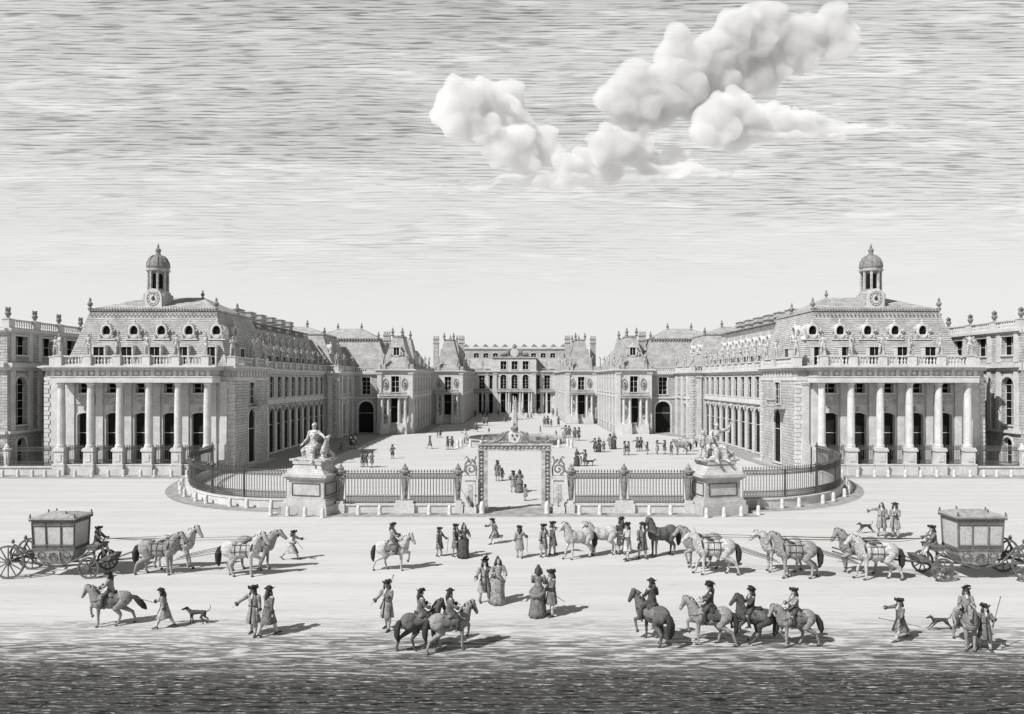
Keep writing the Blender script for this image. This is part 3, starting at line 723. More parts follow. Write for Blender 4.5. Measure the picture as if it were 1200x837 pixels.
# ================================================================ stepped court pavilions
def court_pavilion(sd, tag_, Xo, Xi, Y, Yb, cz, ztop, inset, order, gab):
    """Xo outer, Xi inner edge (distance from axis), Y front, Yb back"""
    nm = SIDE[sd]; near = order == 0
    t = thing('court_pavilion', '%s steep roofed pavilion on the %s of the inner court%s' % ('nearer' if near else 'farther', nm, ', with gabled roof window' if gab else ''), 'palace pavilion', (sd*(Xo+Xi)/2, Y, 0), group='steep roofed pavilions of the inner court')
    w = Xo-Xi; xa = min(sd*Xo, sd*Xi); c = w/2
    facade(t, xa, Y, 0, w, cz-.6, [(c, 1.9, 1.5, 4.4, 'rect', 'doorway', .14), (c, 7.3, 1.4, 2.8, 'rect', 'window', .16)], 'pale_stone', .4)
    mb = MB()
    for xx in (xa+.42, xa+w-.42): pilaster(mb, xx, Y, 0, cz-.6, .75, .22, 2.)
    mb.part('pilaster', 'pale_stone', t)
    for k in (-1, 1):                           # busts in framed niches, upper and lower
        X = xa+c+k*(w*.5-1.35)*.92
        for (z, hh) in ((8.7, 1.35), (4.0, 1.9)):
            q = MB(); n = 14
            pts = [(X+.55*math.cos(2*math.pi*i/n), z+hh*.75*math.sin(2*math.pi*i/n)) for i in range(n)]
            ip = [(X+.42*math.cos(2*math.pi*i/n), z+hh*.62*math.sin(2*math.pi*i/n)) for i in range(n)]
            vs = [(a, Y-.1, b) for a, b in pts]+[(a, Y-.1, b) for a, b in ip]+[(a, Y, b) for a, b in pts]+[(a, Y, b) for a, b in ip]
            q.add(vs, [f for i in range(n) for f in ((i, (i+1) % n, n+(i+1) % n, n+i), (2*n+i, 2*n+(i+1) % n, (i+1) % n, i), (n+i, n+(i+1) % n, 3*n+(i+1) % n, 3*n+i))])
            q.ell((X, Y-.12, z+.25), (.17, .15, .22), 7, 5); q.ell((X, Y-.1, z-.25), (.26, .16, .3), 7, 5)
            q.part('niche_bust', 'trophy_stone', t)
    # balcony portico
    bx0, bx1 = xa+.85, xa+w-.85; yb = Y-1.9
    mb = MB()
    for a, b in ((bx0, bx0+1.7), (bx1-1.7, bx1)):
        mb.box(a, b, yb-.1, Y-.02, 0, .85); mb.box(a+.06, b-.06, yb, Y-.02, .853, 1.85)
    mb.box(bx0+1.7, bx1-1.7, Y-.9, Y-.02, 0, 1.2)
    mb.part('portico_base', 'pale_stone', t)
    for X in (bx0+.32, bx0+1.4, bx1-1.4, bx1-.32):
        q = MB(); column(q, X, yb+.4, 1.85, 6.3, .26, 10); q.part('column', 'pale_stone', t)
    mb = MB(); mb.box(bx0-.1, bx1+.1, yb-.05, Y-.02, 6.303, 6.62); mb.box(bx0-.2, bx1+.2, yb-.15, Y-.02, 6.623, 6.75)
    balusters(mb, (bx0, yb+.05), (bx1, yb+.05), 6.753, .55, .24, n=4, rw=.08)
    mb.part('balcony', 'trim_stone', t)
    # inner side wall
    x, y, rz = fframe(sd, Xi, Y, Yb); L = Yb-Y; nb = max(2, int(L/4.2)); ops = []
    for i in range(nb):
        q = L*(i+.5)/nb; ops += [(q, 1.5, 1.5, 4.6, 'rect', 'doorway' if i % 2 else 'window', .16), (q, 7.3, 1.4, 2.7, 'rect', 'window', .16)]
    facade(t, x, y, rz, L, cz-.6, ops, 'wall_stone', .16)
    mb = MB()
    for i in range(nb+1):
        q = Y+max(.4, min(L-.4, L*i/nb)); a, b = sorted((sd*(Xi+.02), sd*(Xi-.12))); mb.box(a, b, q-.35, q+.35, 0, cz-.65)
    a, b = sorted((sd*(Xi+.02), sd*(Xi-.14))); mb.box(a, b, Y+.1, Yb-.1, 6.4, 6.7)
    mb.part('pilaster', 'pale_stone', t)
    x2, y2, rz2 = fframe(-sd, -Xo, Y, Yb)
    facade(t, x2, y2, rz2, L, cz-.6, [], 'wall_stone')
    r = rect(sd, Xi, Xo, Y, Yb)
    mb = MB(); cornice(mb, r, cz-.6, .6, .5); mb.part('cornice', 'pale_stone', t)
    mb = MB(); z = cz+.004
    slab(mb, (r[0]+.1, r[1]-.1, r[2]+.1, r[3]-.1), 0, z, z+.45)
    for X in (xa+c-w*.32, xa+c+w*.32, xa+.3, xa+w-.3): mb.box(X-.32, X+.32, Y-.1, Y+.6, z, z+.85)
    for i in range(nb+1): q = Y+max(.4, min(L-.4, L*i/nb)); a, b = sorted((sd*(Xi+.5), sd*(Xi-.1))); mb.box(a, b, q-.3, q+.3, z, z+.85)
    mb.part('parapet', 'trim_stone', t)
    mb = MB(); rr = (r[0]+.45, r[1]-.45, Y+.6, Y+7.5); zb = cz+.46
    n = 5; hw = (rr[1]-rr[0])/2; cx = (rr[0]+rr[1])/2; prof = []
    for i in range(n+1):                       # concave steep roof
        f = i/n; k = 1-(1-inset)*(f**.8); prof.append((k, zb+(ztop-zb)*f))
    RR = []
    for k, z_ in prof:
        hx = hw*k; hy0 = rr[2]+(1-k)*3.0; hy1 = rr[3]
        RR.append([(cx-hx, hy0, z_), (cx+hx, hy0, z_), (cx+hx, hy1, z_), (cx-hx, hy1, z_)])
    mb.rings(RR)
    k, z_ = prof[-1]; hx = hw*k; mb.box(cx-hx-.12, cx+hx+.12, rr[2]+(1-k)*3-.12, rr[3], z_+.004, z_+.25)
    # lower roof running back and a second steep roof further off
    iy = 1.6
    lo = rect(sd, Xi+.5, Xo-.3, Y+7.505, Yb-.5); li = (lo[0]+(iy+1 if sd > 0 else .8), lo[1]-(iy+1 if sd < 0 else .8), lo[2], lo[3])
    mb.frus(lo, zb, li, zb+(ztop-zb)*.72)
    b0 = Y+9.5; hx2 = hw*.75
    cx2 = cx+sd*(-.3)
    mb.frus((cx2-hx2, cx2+hx2, b0, b0+6), zb, (cx2-hx2*.36, cx2+hx2*.36, b0+2, b0+5), ztop+.2)
    rf = mb.part('roof', 'slate_roof', t)
    mb = MB()
    for X in (cx-hx, cx+hx): f_ = finial_mb(X, rr[2]+(1-k)*3, z_+.2, 1.5); mb.add(f_.v, f_.f)
    for X in (cx2-hx2*.36, cx2+hx2*.36): f_ = finial_mb(X, b0+2, ztop+.2, 1.5); mb.add(f_.v, f_.f)
    sub('finial', mb, 'lead', rf, t.location)
    for k_, (X, Yc) in enumerate(((cx+sd*hw*.95, Y+6.5),) if near else ((cx-sd*hw*.9, Y+5.5), (cx+sd*hw*1.15, Y+7))):
        q = MB(); q.box(X-.6, X+.6, Yc-.5, Yc+.5, cz, ztop+.4); q.box(X-.72, X+.72, Yc-.62, Yc+.62, ztop-.5, ztop-.3); q.box(X-.72, X+.72, Yc-.62, Yc+.62, ztop+.403, ztop+.6)
        for j in (-.45, 0, .45): q.lathe([(.16, 0), (.22, .3), (.15, .35), (.2, .6)], 6, (X+j, Yc, ztop+.603))
        q.part('chimney', 'trim_stone', t)
    if gab: dormer(t, cx, Y+1.35, zb+2.0, 0, .95, 'gable')
    return t
def central():
    t = thing('central_palace', 'three storey central palace front with clock pediment at the far end of the court', 'palace', (0, 198, 0))
    ops = []
    for c in (2.3, 5.1, 17.3, 20.1): ops += [(c, .4, 1.7, 5.3, 'rect', 'doorway', .15), (c, 7.0, 1.6, 3.7, 'rect', 'window', .2)]
    facade(t, -11.2, 198, 0, 22.4, 11.2, ops, 'pale_stone', .5)
    # frontispiece
    ops = []
    for c in (2.9, 5.9, 8.9): ops += [(c, .6, 1.8, 5.2, 'rect', 'doorway', .12), (c, 7.0, 1.7, 3.9, 'arch', 'window', .22), (c, 12.3, 1.6, 2.2, 'rect', 'window', .2)]
    facade(t, -5.9, 196.6, 0, 11.8, 15.2, ops, 'pale_stone', .45)
    mb = MB()
    for xa in (-5.9, 5.9): mb.add([(xa, 196.6, 0), (xa, 198, 0), (xa, 198, 15.2), (xa, 196.6, 15.2)], [(0, 1, 2, 3)])
    mb.box(-5.88, 5.88, 198.01, 203, 12, 15.2); mb.part('frontispiece_side', 'pale_stone', t)
    mb = MB()
    for X in (-5.3, 5.3): pilaster(mb, X, 196.6, 0, 11.2, .9, .35, 1.8)
    for X in (-10.8, 10.8, -7.5, 7.5): pilaster(mb, X, 198, 0, 11.1, .6, .15, 1.2)
    mb.part('pilaster', 'pale_stone', t)
    mb = MB()
    mb.box(-4.9, 4.9, 194.9, 196.55, 6.2, 6.5); balusters(mb, (-4.8, 195.), (4.8, 195.), 6.503, .6, .3, n=4, rw=.09); mb.part('balcony', 'trim_stone', t)
    for X in (-4.6, -3.9, -1.5, 1.5, 3.9, 4.6, -2.2, 2.2): q = MB(); column(q, X, 195.3, .5, 6.2, .24, 8); q.part('column', 'pale_stone', t)
    mb = MB(); mb.box(-12, 12, 193.6, 198, .0, .25); mb.box(-6, 6, 194.2, 198, .253, .5); mb.part('step', 'pale_stone', t)
    for sx in (-1, 1):
        mb = MB(); X0, X1 = sorted((sx*6.1, sx*11.0)); mb.box(X0, X1, 197.2, 198.02, 6.1, 6.35); balusters(mb, (X0+.1, 197.25), (X1-.1, 197.25), 6.353, .6, .3, n=4, rw=.09); mb.part('balcony', 'trim_stone', t)
        mb = MB(); column(mb, sx*8.75, 197.5, .25, 6.1, .3, 8); mb.part('column', 'pale_stone', t)
    mb = MB(); cornice(mb, (-11.0, 11.0, 198, 206), 11.2, .65, .5); cornice(mb, (-5.9, 5.9, 196.6, 197.9), 11.203, .7, .4); cornice(mb, (-5.9, 5.9, 196.6, 203), 15.2, .45, .35); mb.part('cornice', 'pale_stone', t)
    mb = MB()
    for sx in (-1, 1): balusters(mb, (sx*6.4, 198.1), (sx*11, 198.1), 11.86, .7, .34)
    mb.part('balustrade', 'trim_stone', t)
    # clock pediment
    mb = MB(); mb.prism([(-4.6, 15.66), (4.6, 15.66), (3.6, 16.2), (2.2, 16.6), (1.3, 17.6), (0, 18.2), (-1.3, 17.6), (-2.2, 16.6), (-3.6, 16.2)], 196.5, 197.0)
    mb.ell((-2.9, 196.4, 16.4), (.9, .35, .5), 8, 6); mb.ell((2.9, 196.4, 16.4), (.9, .35, .5), 8, 6); mb.ell((-1.7, 196.4, 17.0), (.45, .3, .7), 8, 6); mb.ell((1.7, 196.4, 17.0), (.45, .3, .7), 8, 6)
    mb.lathe([(.3, 0), (.5, .2), (.45, .5), (.12, .7), (.05, 1.1)], 8, (0, 196.75, 18.1))
    mb.part('pediment', 'trophy_stone', t)
    q = MB().lathe([(1.15, 0), (1.15, .15), (.95, .18), (.95, .22), (.2, .22), (.02, .22)], 20); q.xf(Matrix.Translation((0, 196.45, 16.75)) @ Matrix.Rotation(R(90), 4, 'X')); q.part('clock', 'pale_stone', t)
    # lower roof and attic behind
    mb = MB(); mb.frus((-12, 12, 198.9, 206), 11.86, (-14, 14, 203.5, 206), 15.4); mb.part('roof', 'slate_roof', t)
    ops = [(c, 15.7, 1.5, 1.3, 'seg', 'window', .14) for c in (7.2, 9.9, 12.6, 3.4, 23.4, 26.1, 28.8, 32.6)]
    facade(t, -18, 205, 0, 36, 17.9, ops, 'wall_stone', .3, 14.)
    mb = MB(); cornice(mb, (-18, 18, 205, 214), 17.9, .5, .35); slab(mb, (-17.8, 17.8, 205.2, 214), 0, 18.404, 18.8); mb.part('cornice', 'pale_stone', t)
    mb = MB()
    for i in range(13):
        X = -16.5+i*2.75; mb.ell((X, 205.4, 18.95), (.9, .3, .32), 7, 5); mb.ell((X, 205.4, 19.2), (.35, .25, .4), 6, 5)
        mb.tube([(X-.6, 205.3, 18.9), (X+.3, 205.3, 19.4)], .06, 4); mb.tube([(X+.6, 205.3, 18.9), (X-.3, 205.3, 19.4)], .06, 4)
    mb.part('trophy_ornament', 'trophy_stone', t)
def outer_range(sd):
    nm = SIDE[sd]
    t = thing('outer_range', 'tall flat roofed range with arched windows at the far %s, beyond the clock pavilion' % nm, 'palace range', (sd*57, 75, 0), group='outer ranges beyond the clock pavilions')
    X = 51.2; y0, y1 = 73.2, 94.2; x, y, rz = fframe(sd, X, y0, y1); L = y1-y0; ops = []
    for i in range(5):
        Z = 75.3+4.2*i; l = Z-y0 if sd < 0 else y1-Z
        ops += [(l, .8, 1.5, 2.9, 'arch', 'window', .2), (l, 5.1, 1.9, 5.2, 'arch', 'window', .3), (l, 12.7, 1.9, 2.0, 'rect', 'window', .24)]
    facade(t, x, y, rz, L, 15.4, ops, 'wall_stone', .5)
    mb = MB()
    for (z0, z1, o_) in ((4.2, 4.5, .3), (11.0, 11.3, .25), (11.303, 11.8, .5), (15.0, 15.2, .2), (15.203, 15.5, .4)):
        mb.box(*sorted((sd*(X+.05), sd*(X-o_))), y0, y1, z0, z1)
    mb.part('string_course', 'pale_stone', t)
    mb = MB()
    for i in range(5):
        for dz in (-1.35, 1.35):
            Z = 75.3+4.2*i+dz; a, b = sorted((sd*(X+.02), sd*(X-.16))); mb.box(a, b, Z-.28, Z+.28, 4.503, 10.99); mb.box(a, b, Z-.28, Z+.28, 11.9, 14.99)
    mb.part('pilaster', 'pale_stone', t)
    a, b = sorted((sd*X, sd*64))
    ops = []
    for c_ in (2.4, 6.4, 10.4): ops += [(c_, .8, 1.5, 2.9, 'arch', 'window', .2), (c_, 5.1, 1.9, 5.2, 'arch', 'window', .3), (c_, 12.7, 1.9, 2.0, 'rect', 'window', .24)]
    facade(t, a, y0, 0, 12.8, 15.4, ops, 'wall_stone', .5)
    mb = MB()
    for (z0, z1, o_) in ((4.2, 4.5, .3), (11.0, 11.3, .25), (11.303, 11.8, .5), (15.0, 15.2, .2), (15.203, 15.5, .4)): mb.box(a+.06, b, y0-o_, y0+.05, z0+.002, z1-.002)
    mb.part('string_course', 'pale_stone', t)
    mb = MB(); mb.add([(a, y1, 0), (b, y1, 0), (b, y1, 15.4), (a, y1, 15.4)], [(3, 2, 1, 0)])
    mb.add([(sd*64, y0, 0), (sd*64, y1, 0), (sd*64, y1, 15.4), (sd*64, y0, 15.4)], [(0, 1, 2, 3)]); mb.part('end_wall', 'wall_stone', t)
    MB().box(a+.1, b-.1, y0+.1, y1-.1, 15.3, 15.6).part('roof', 'lead', t)
    mb = MB()
    for i in range(5): balusters(mb, (sd*(X+.2), 73.6+4.1*i+.4), (sd*(X+.2), 73.6+4.1*(i+1)-.4), 15.503, 1., .34)
    bl = mb.part('balustrade', 'pale_stone', t)
    mb = MB()
    for i in range(6): die_box(mb, sd*(X+.2), 73.6+4.1*i, 15.503, 1., .36)
    mb.part('baluster_pier', 'pale_stone', t)
    t.scale = (1, 1, .95)
    for k, Y in enumerate([73.6+4.1*i for i in range(6)]):
        o_ = thing('stone_urn', '%s roof urn from the near end on the tall %s outer range' % (['first', 'second', 'third', 'fourth', 'fifth', 'sixth', 'seventh', 'eighth'][k], nm), 'urn', (sd*(X+.2), Y, 15.70), group='urns and trophies on the outer ranges', scale=.75)
        MB().lathe([(.25, 0), (.3, .08), (.12, .2), (.34, .5), (.4, .75), (.25, .9), (.3, 1.0)], 9).part('vase', 'trophy_stone', o_, org=(0, 0, 0))
        q = MB()
        for j in range(9): a_ = j*2.4; q.ell((.2*math.cos(a_), .2*math.sin(a_), 1.15+.09*(j % 4)), (.17, .17, .17), 5, 4)
        q.part('flower_ornament', 'trophy_stone', o_, org=(0, 0, 0))
for sd in (-1, 1):
    outer_range(sd); corner_pavilion(sd); wing(sd); end_range(sd)
    court_pavilion(sd, 'A', 24.25, 17.9, 128, 157.9, 11.35, 17.2, .32, 0, True)
    court_pavilion(sd, 'B', 17.85, 11.2, 158, 197.9, 11.5, 18.2, .36, 1, False)
central()
# ================================================================ human figures
def X3(side, fwd, up): return Vector((side, -fwd, up))
def fk(p):
    """joints of a figure facing -y; feet on z=0 unless p['pelvis'] is given. Angles in degrees."""
    g = p.get; lean = R(g('lean', 0)); J = {}
    pel = Vector((0, 0, 0)); J['pel'] = pel
    for s, k in ((-1, 'R'), (1, 'L')):          # facing -y: own right hand is at -x
        sw, kn, ab = g('leg'+k, (0, 0, 3)); sw, kb, ab = R(sw), R(kn), R(ab)
        h = X3(s*.095, 0, -.02); J['hip'+k] = h
        d = X3(s*math.sin(ab), math.sin(sw)*math.cos(ab), -math.cos(sw)*math.cos(ab))
        kne = h+d*.44; a2 = sw-kb
        d2 = X3(s*math.sin(ab)*.25, math.sin(a2), -math.cos(a2)).normalized()
        ank = kne+d2*.42; J['kne'+k] = kne; J['ank'+k] = ank
        ft = R(g('toe', 0)) + (a2*.6 if a2 < -.3 else 0)
        J['toe'+k] = ank+X3(s*.03, .17*math.cos(ft), -.06+.17*math.sin(ft)*1.0)
    sp = X3(R(0)+g('side', 0)*.01, math.sin(lean), math.cos(lean)).normalized()
    J['waist'] = pel+sp*.16; J['chest'] = pel+sp*.36; J['neck'] = pel+sp*.53
    tw = R(g('twist', 0)); rt = Matrix.Rotation(tw, 3, 'Z')
    for s, k in ((-1, 'R'), (1, 'L')):
        sh = pel+sp*.475+rt @ X3(s*.185, 0, 0); J['sh'+k] = sh
        sw, ab, el, inn = g('arm'+k, (5, 10, 15, 0)); sw, ab, el, inn = map(R, (sw, ab, el, inn))
        d = rt @ X3(s*math.sin(ab), math.sin(sw)*math.cos(ab), -math.cos(sw)*math.cos(ab))
        elb = sh+d*.29; a2 = sw+el
        d2 = rt @ X3(s*math.sin(ab*.8-inn), math.sin(a2)*math.cos(ab*.8-inn), -math.cos(a2)*math.cos(ab*.8-inn))
        J['elb'+k] = elb; J['wr'+k] = elb+d2*.25; J['hd'+k] = d2.normalized()
    hy = R(g('head', 0)); hp = R(g('nod', 0)); J['hm'] = Matrix.Rotation(hy, 3, 'Z') @ Matrix.Rotation(hp, 3, 'X')
    J['head'] = J['neck']+sp*.13+X3(0, .02+.1*math.sin(hp), .03)
    if 'pelvis' in p: sh_ = X3(0, 0, p['pelvis'])
    else: sh_ = X3(0, 0, -min(min(J['ankL'].z, J['ankR'].z)-.08, min(J['toeL'].z, J['toeR'].z)-.025))
    for k in J:
        if isinstance(J[k], Vector) and not k.startswith('hd'): J[k] = J[k]+sh_
    J['sp'] = sp; J['rt'] = rt; return J
def hand_mb(mb, w, d, side, curl=.5):
    d = Vector(d).normalized(); up = Vector((0, 0, 1)) if abs(d.z) < .8 else Vector((0, -1, 0))
    a = d.cross(up).normalized(); b = a.cross(d).normalized()
    mb.ell(w+d*.045, (.038, .018, .052), 7, 5, Matrix((a, b, d)).transposed())
    for i in range(4):
        o = w+d*.085+a*((i-1.5)*.019); L = (.062, .072, .068, .052)[i]
        p1 = o+d*(L*.5)-b*(L*.12*curl); p2 = p1+d*(L*.45*(1-curl*.6))-b*(L*.5*curl)
        mb.tube([o, p1, p2], [.0095, .009, .007], 5)
    o = w+d*.03+a*(.034*side); mb.tube([o, o+a*(.028*side)+d*.03, o+a*(.03*side)+d*.06-b*.02*curl], [.012, .0105, .008], 5)
def body_mesh(J, p, fem=False):
    m = MB(); e = m.cap
    e(J['pel'], .13, J['waist'], .115); e(J['waist'], .115, J['chest'], .14)
    e(J['chest']+X3(0, 0, 0), .135, J['sp']*.09+J['chest'], .11)
    e(J['shL'], .06, J['shR'], .06); e(J['neck']-J['sp']*.05, .058, J['head'], .05)
    for k in 'LR':
        e(J['hip'+k], .098, J['kne'+k], .062); e(J['kne'+k], .06, J['ank'+k], .04)
        c = J['kne'+k].lerp(J['ank'+k], .3)+X3(0, -.02, 0); m.ell(c, (.055, .058, .1), 8, 6)
        e(J['ank'+k]-X3(0, .02, .02), .042, J['toe'+k], .03)
        e(J['sh'+k], .06, J['elb'+k], .042); e(J['elb'+k], .041, J['wr'+k], .03)
    H = J['head']; hm = J['hm']
    m.ell(H+X3(0, 0, .01), (.078, .098, .105), 10, 8, hm); m.ell(H+hm @ X3(0, .035, -.06), (.055, .055, .07), 8, 6, hm)
    r = remesh(m, .02, 2)
    r.ell(H+hm @ X3(0, .105, -.02), (.014, .022, .03), 6, 5, hm)
    r.ell(H+hm @ X3(0, .088, -.068), (.026, .012, .009), 6, 4, hm)
    for s in (-1, 1): r.ell(H+hm @ X3(s*.08, .0, -.01), (.012, .02, .032), 6, 5, hm)
    for s, k in ((-1, 'R'), (1, 'L')): hand_mb(r, J['wr'+k], J['hd'+k], -s, p.get('curl', .6))
    return r.mesh('body', True)
def loft_sleeve(mb, a, b, c, r0, r1, r2, n=9):
    mb.tube([a, a.lerp(b, .5), b, b.lerp(c, .55), b.lerp(c, .8), b.lerp(c, .83), c.lerp(b, .02)], [r0, r0*.95, r1, r1*.92, r1*.95, r2*1.15, r2*1.2], n)
def coat_mesh(J, p, hem=.5, flare=.2, seated=False):
    m = MB(); sp = J['sp']; pel = J['pel']; n = 22; RR = []
    kd = abs(J['kneL'].y-J['kneR'].y)/2; km = (J['kneL'].y+J['kneR'].y)/2; kx = max(abs(J['kneL'].x), abs(J['kneR'].x))
    rows = [(J['neck']+sp*.03, .07, .065, 0), (J['neck']-sp*.01, .10, .08, 0), (J['neck']-sp*.05, .205, .105, 0), (J['chest'], .195, .145, 0), (J['waist'], .158, .132, 0)]
    rows.append((pel, .185, .165, 0))
    drop = pel.z-hem
    if seated:
        rows += [(pel+X3(0, .03, -.08), .23, .2, .4), (pel+X3(0, -.04, -.22), .30, .22, 1.)]
    else:
        for f in (.3, .65, 1.):
            rows.append((Vector((0, km*f, pel.z-drop*f)), max(.19+flare*.35*f, kx*f*.6+.15), .17+(kd*.85+flare*.12)*f, f))
    for c, rx, ry, w in rows:
        ring = []
        for j in range(n):
            a = 2*math.pi*j/n; wv = 1+w*.09*math.sin(5*a+1)+w*.05*math.sin(9*a)
            q = Vector((rx*wv*math.cos(a), ry*wv*math.sin(a), 0))
            if w == 0: q = J['rt'] @ q
            ring.append(c+q)
        RR.append(ring)
    m.rings(RR, cap=False)
    inner = [[c.lerp(sum(r_, Vector())/n, .05) for c in r_] for r_ in RR[::-1][:4]]
    m.rings(inner, cap=False)
    for k in 'LR': loft_sleeve(m, J['sh'+k], J['elb'+k], J['wr'+k], .082, .062, .062)
    # turned back collar / baldric and pocket flaps
    if p.get('baldric'):
        a, b = J['shR']+sp*.06, pel+X3(.17, .02, .05)
        m.tube([a, J['chest']+X3(-.06, .155, .06), J['waist']+X3(.05, .15, .02), b], [.03, .035, .035, .03], 4, flat=.35)
    return m.mesh('coat', True)
def legs_wear(J, boots=False):
    br = MB(); SS = []
    for k in 'LR':
        st = MB(); sh = MB(); SS.append((st, sh))
        br.tube([J['hip'+k]+X3(0, 0, .05), J['hip'+k].lerp(J['kne'+k], .5), J['hip'+k].lerp(J['kne'+k], .92), J['kne'+k].lerp(J['ank'+k], .1)], [.115, .108, .092, .066], 9)
        a, b = J['kne'+k], J['ank'+k]
        st.tube([a.lerp(b, .0), a.lerp(b, .3)+X3(0, -.02, 0), a.lerp(b, .7), b], [.072, .074, .056, .05] if not boots else [.10, .08, .07, .065], 9)
        t = J['toe'+k]; h = b+X3(0, -.045, -.035)
        sh.tube([h+X3(0, -.01, 0), b+X3(0, .01, -.02), b.lerp(t, .6)+X3(0, 0, .0), t+X3(0, .03, 0)], [.036, .05, .042, .028], 8, flat=.8)
        sh.box(h.x-.025, h.x+.025, h.y-.02, h.y+.03, h.z-.045, h.z)
    return br.mesh('breeches', True), [(a.mesh('stocking', True), b.mesh('shoe', True)) for a, b in SS]
def hat_mesh(J, kind='tricorne'):
    m = MB(); H = J['head']; hm = J['hm']; n = 18; c = H+hm @ X3(0, 0, .075); RR = []
    def ring(r, z, lift):
        o = []
        for j in range(n):
            a = 2*math.pi*j/n; l = lift*max(0, math.cos(1.5*(a-math.pi/2))**2) if kind == 'tricorne' else lift*abs(math.cos(a))**2
            o.append(c+hm @ Vector((r*math.cos(a)*(1-.5*l*2), r*math.sin(a), z+l)))
        return o
    RR = [ring(.06, -.02, 0), ring(.10, -.02, 0), ring(.15, -.015, .03), ring(.185, -.01, .085), ring(.195, .0, .095), ring(.15, .0, .035), ring(.102, .0, 0), ring(.098, .05, 0), ring(.08, .095, 0), ring(.03, .11, 0)]
    m.rings(RR)
    if kind == 'plume' or kind == 'tricorne':
        pts = [c+hm @ X3(-.1, .05, .06), c+hm @ X3(-.06, .1, .13), c+hm @ X3(.04, .02, .16), c+hm @ X3(.12, -.1, .13), c+hm @ X3(.14, -.2, .06)]
        if kind == 'plume': m.tube(pts, [.02, .045, .05, .045, .015], 6)
    return m.mesh('hat', True)
def wig_mesh(J, fem=False, long=True):
    m = MB(); H = J['head']; hm = J['hm']
    m.ell(H+hm @ X3(0, -.025, .035), (.098, .105, .10), 10, 7)
    for s in (-1, 1):
        m.tube([H+hm @ X3(s*.08, -.01, .03), H+hm @ X3(s*.105, .0, -.06), J['neck']+X3(s*.11, .02, 0), J['neck']+X3(s*.11, .04, -.09 if long else -.01)], [.045, .05, .055, .02], 7)
    m.tube([H+hm @ X3(0, -.08, .03), J['neck']+X3(0, -.10, .02), J['neck']+X3(0, -.13, -.14 if long else -.02)], [.07, .085, .03], 8)
    if fem: m.ell(H+hm @ X3(0, -.03, .12), (.06, .07, .07), 8, 6)
    return m.mesh('hair', True)
def gown_mesh(J, p):
    m = MB(); sp = J['sp']; pel = J['pel']; n = 26; RR = []
    rows = [(J['neck']-sp*.03, .12, .09, 0), (J['neck']-sp*.07, .185, .105, 0), (J['chest'], .165, .14, 0), (J['waist'], .122, .11, 0), (pel+X3(0, 0, .05), .20, .19, .3),
            (pel+X3(0, -.02, -.15), .27, .27, .7), (Vector((0, .04, pel.z*.5)), .26, .29, 1.), (Vector((0, .07, .2)), .29, .34, 1.3), (Vector((0, .10, .015)), .31, .39, 1.5)]
    for c, rx, ry, w in rows:
        RR.append([c+Vector((rx*(1+w*.05*math.sin(8*a)+w*.03*math.sin(13*a))*math.cos(a), ry*(1+w*.05*math.sin(8*a))*math.sin(a), 0)) for a in [2*math.pi*j/n for j in range(n)]])
    m.rings(RR)
    for k in 'LR': m.tube([J['sh'+k], J['sh'+k].lerp(J['elb'+k], .6), J['elb'+k], J['elb'+k].lerp(J['wr'+k], .35)], [.075, .08, .07, .085], 9)
    # overskirt drawn back
    m.tube([pel+X3(.2, .05, .0), pel+X3(.24, -.1, -.12), pel+X3(.1, -.3, -.2), pel+X3(-.1, -.3, -.2), pel+X3(-.24, -.1, -.12), pel+X3(-.2, .05, 0)], [.05, .09, .1, .1, .09, .05], 7)
    return m.mesh('gown', True)
PMESH = {}
def stick_mesh(a, b, r=.014): return MB().tube([a, b], r, 5).mesh('stick', True)
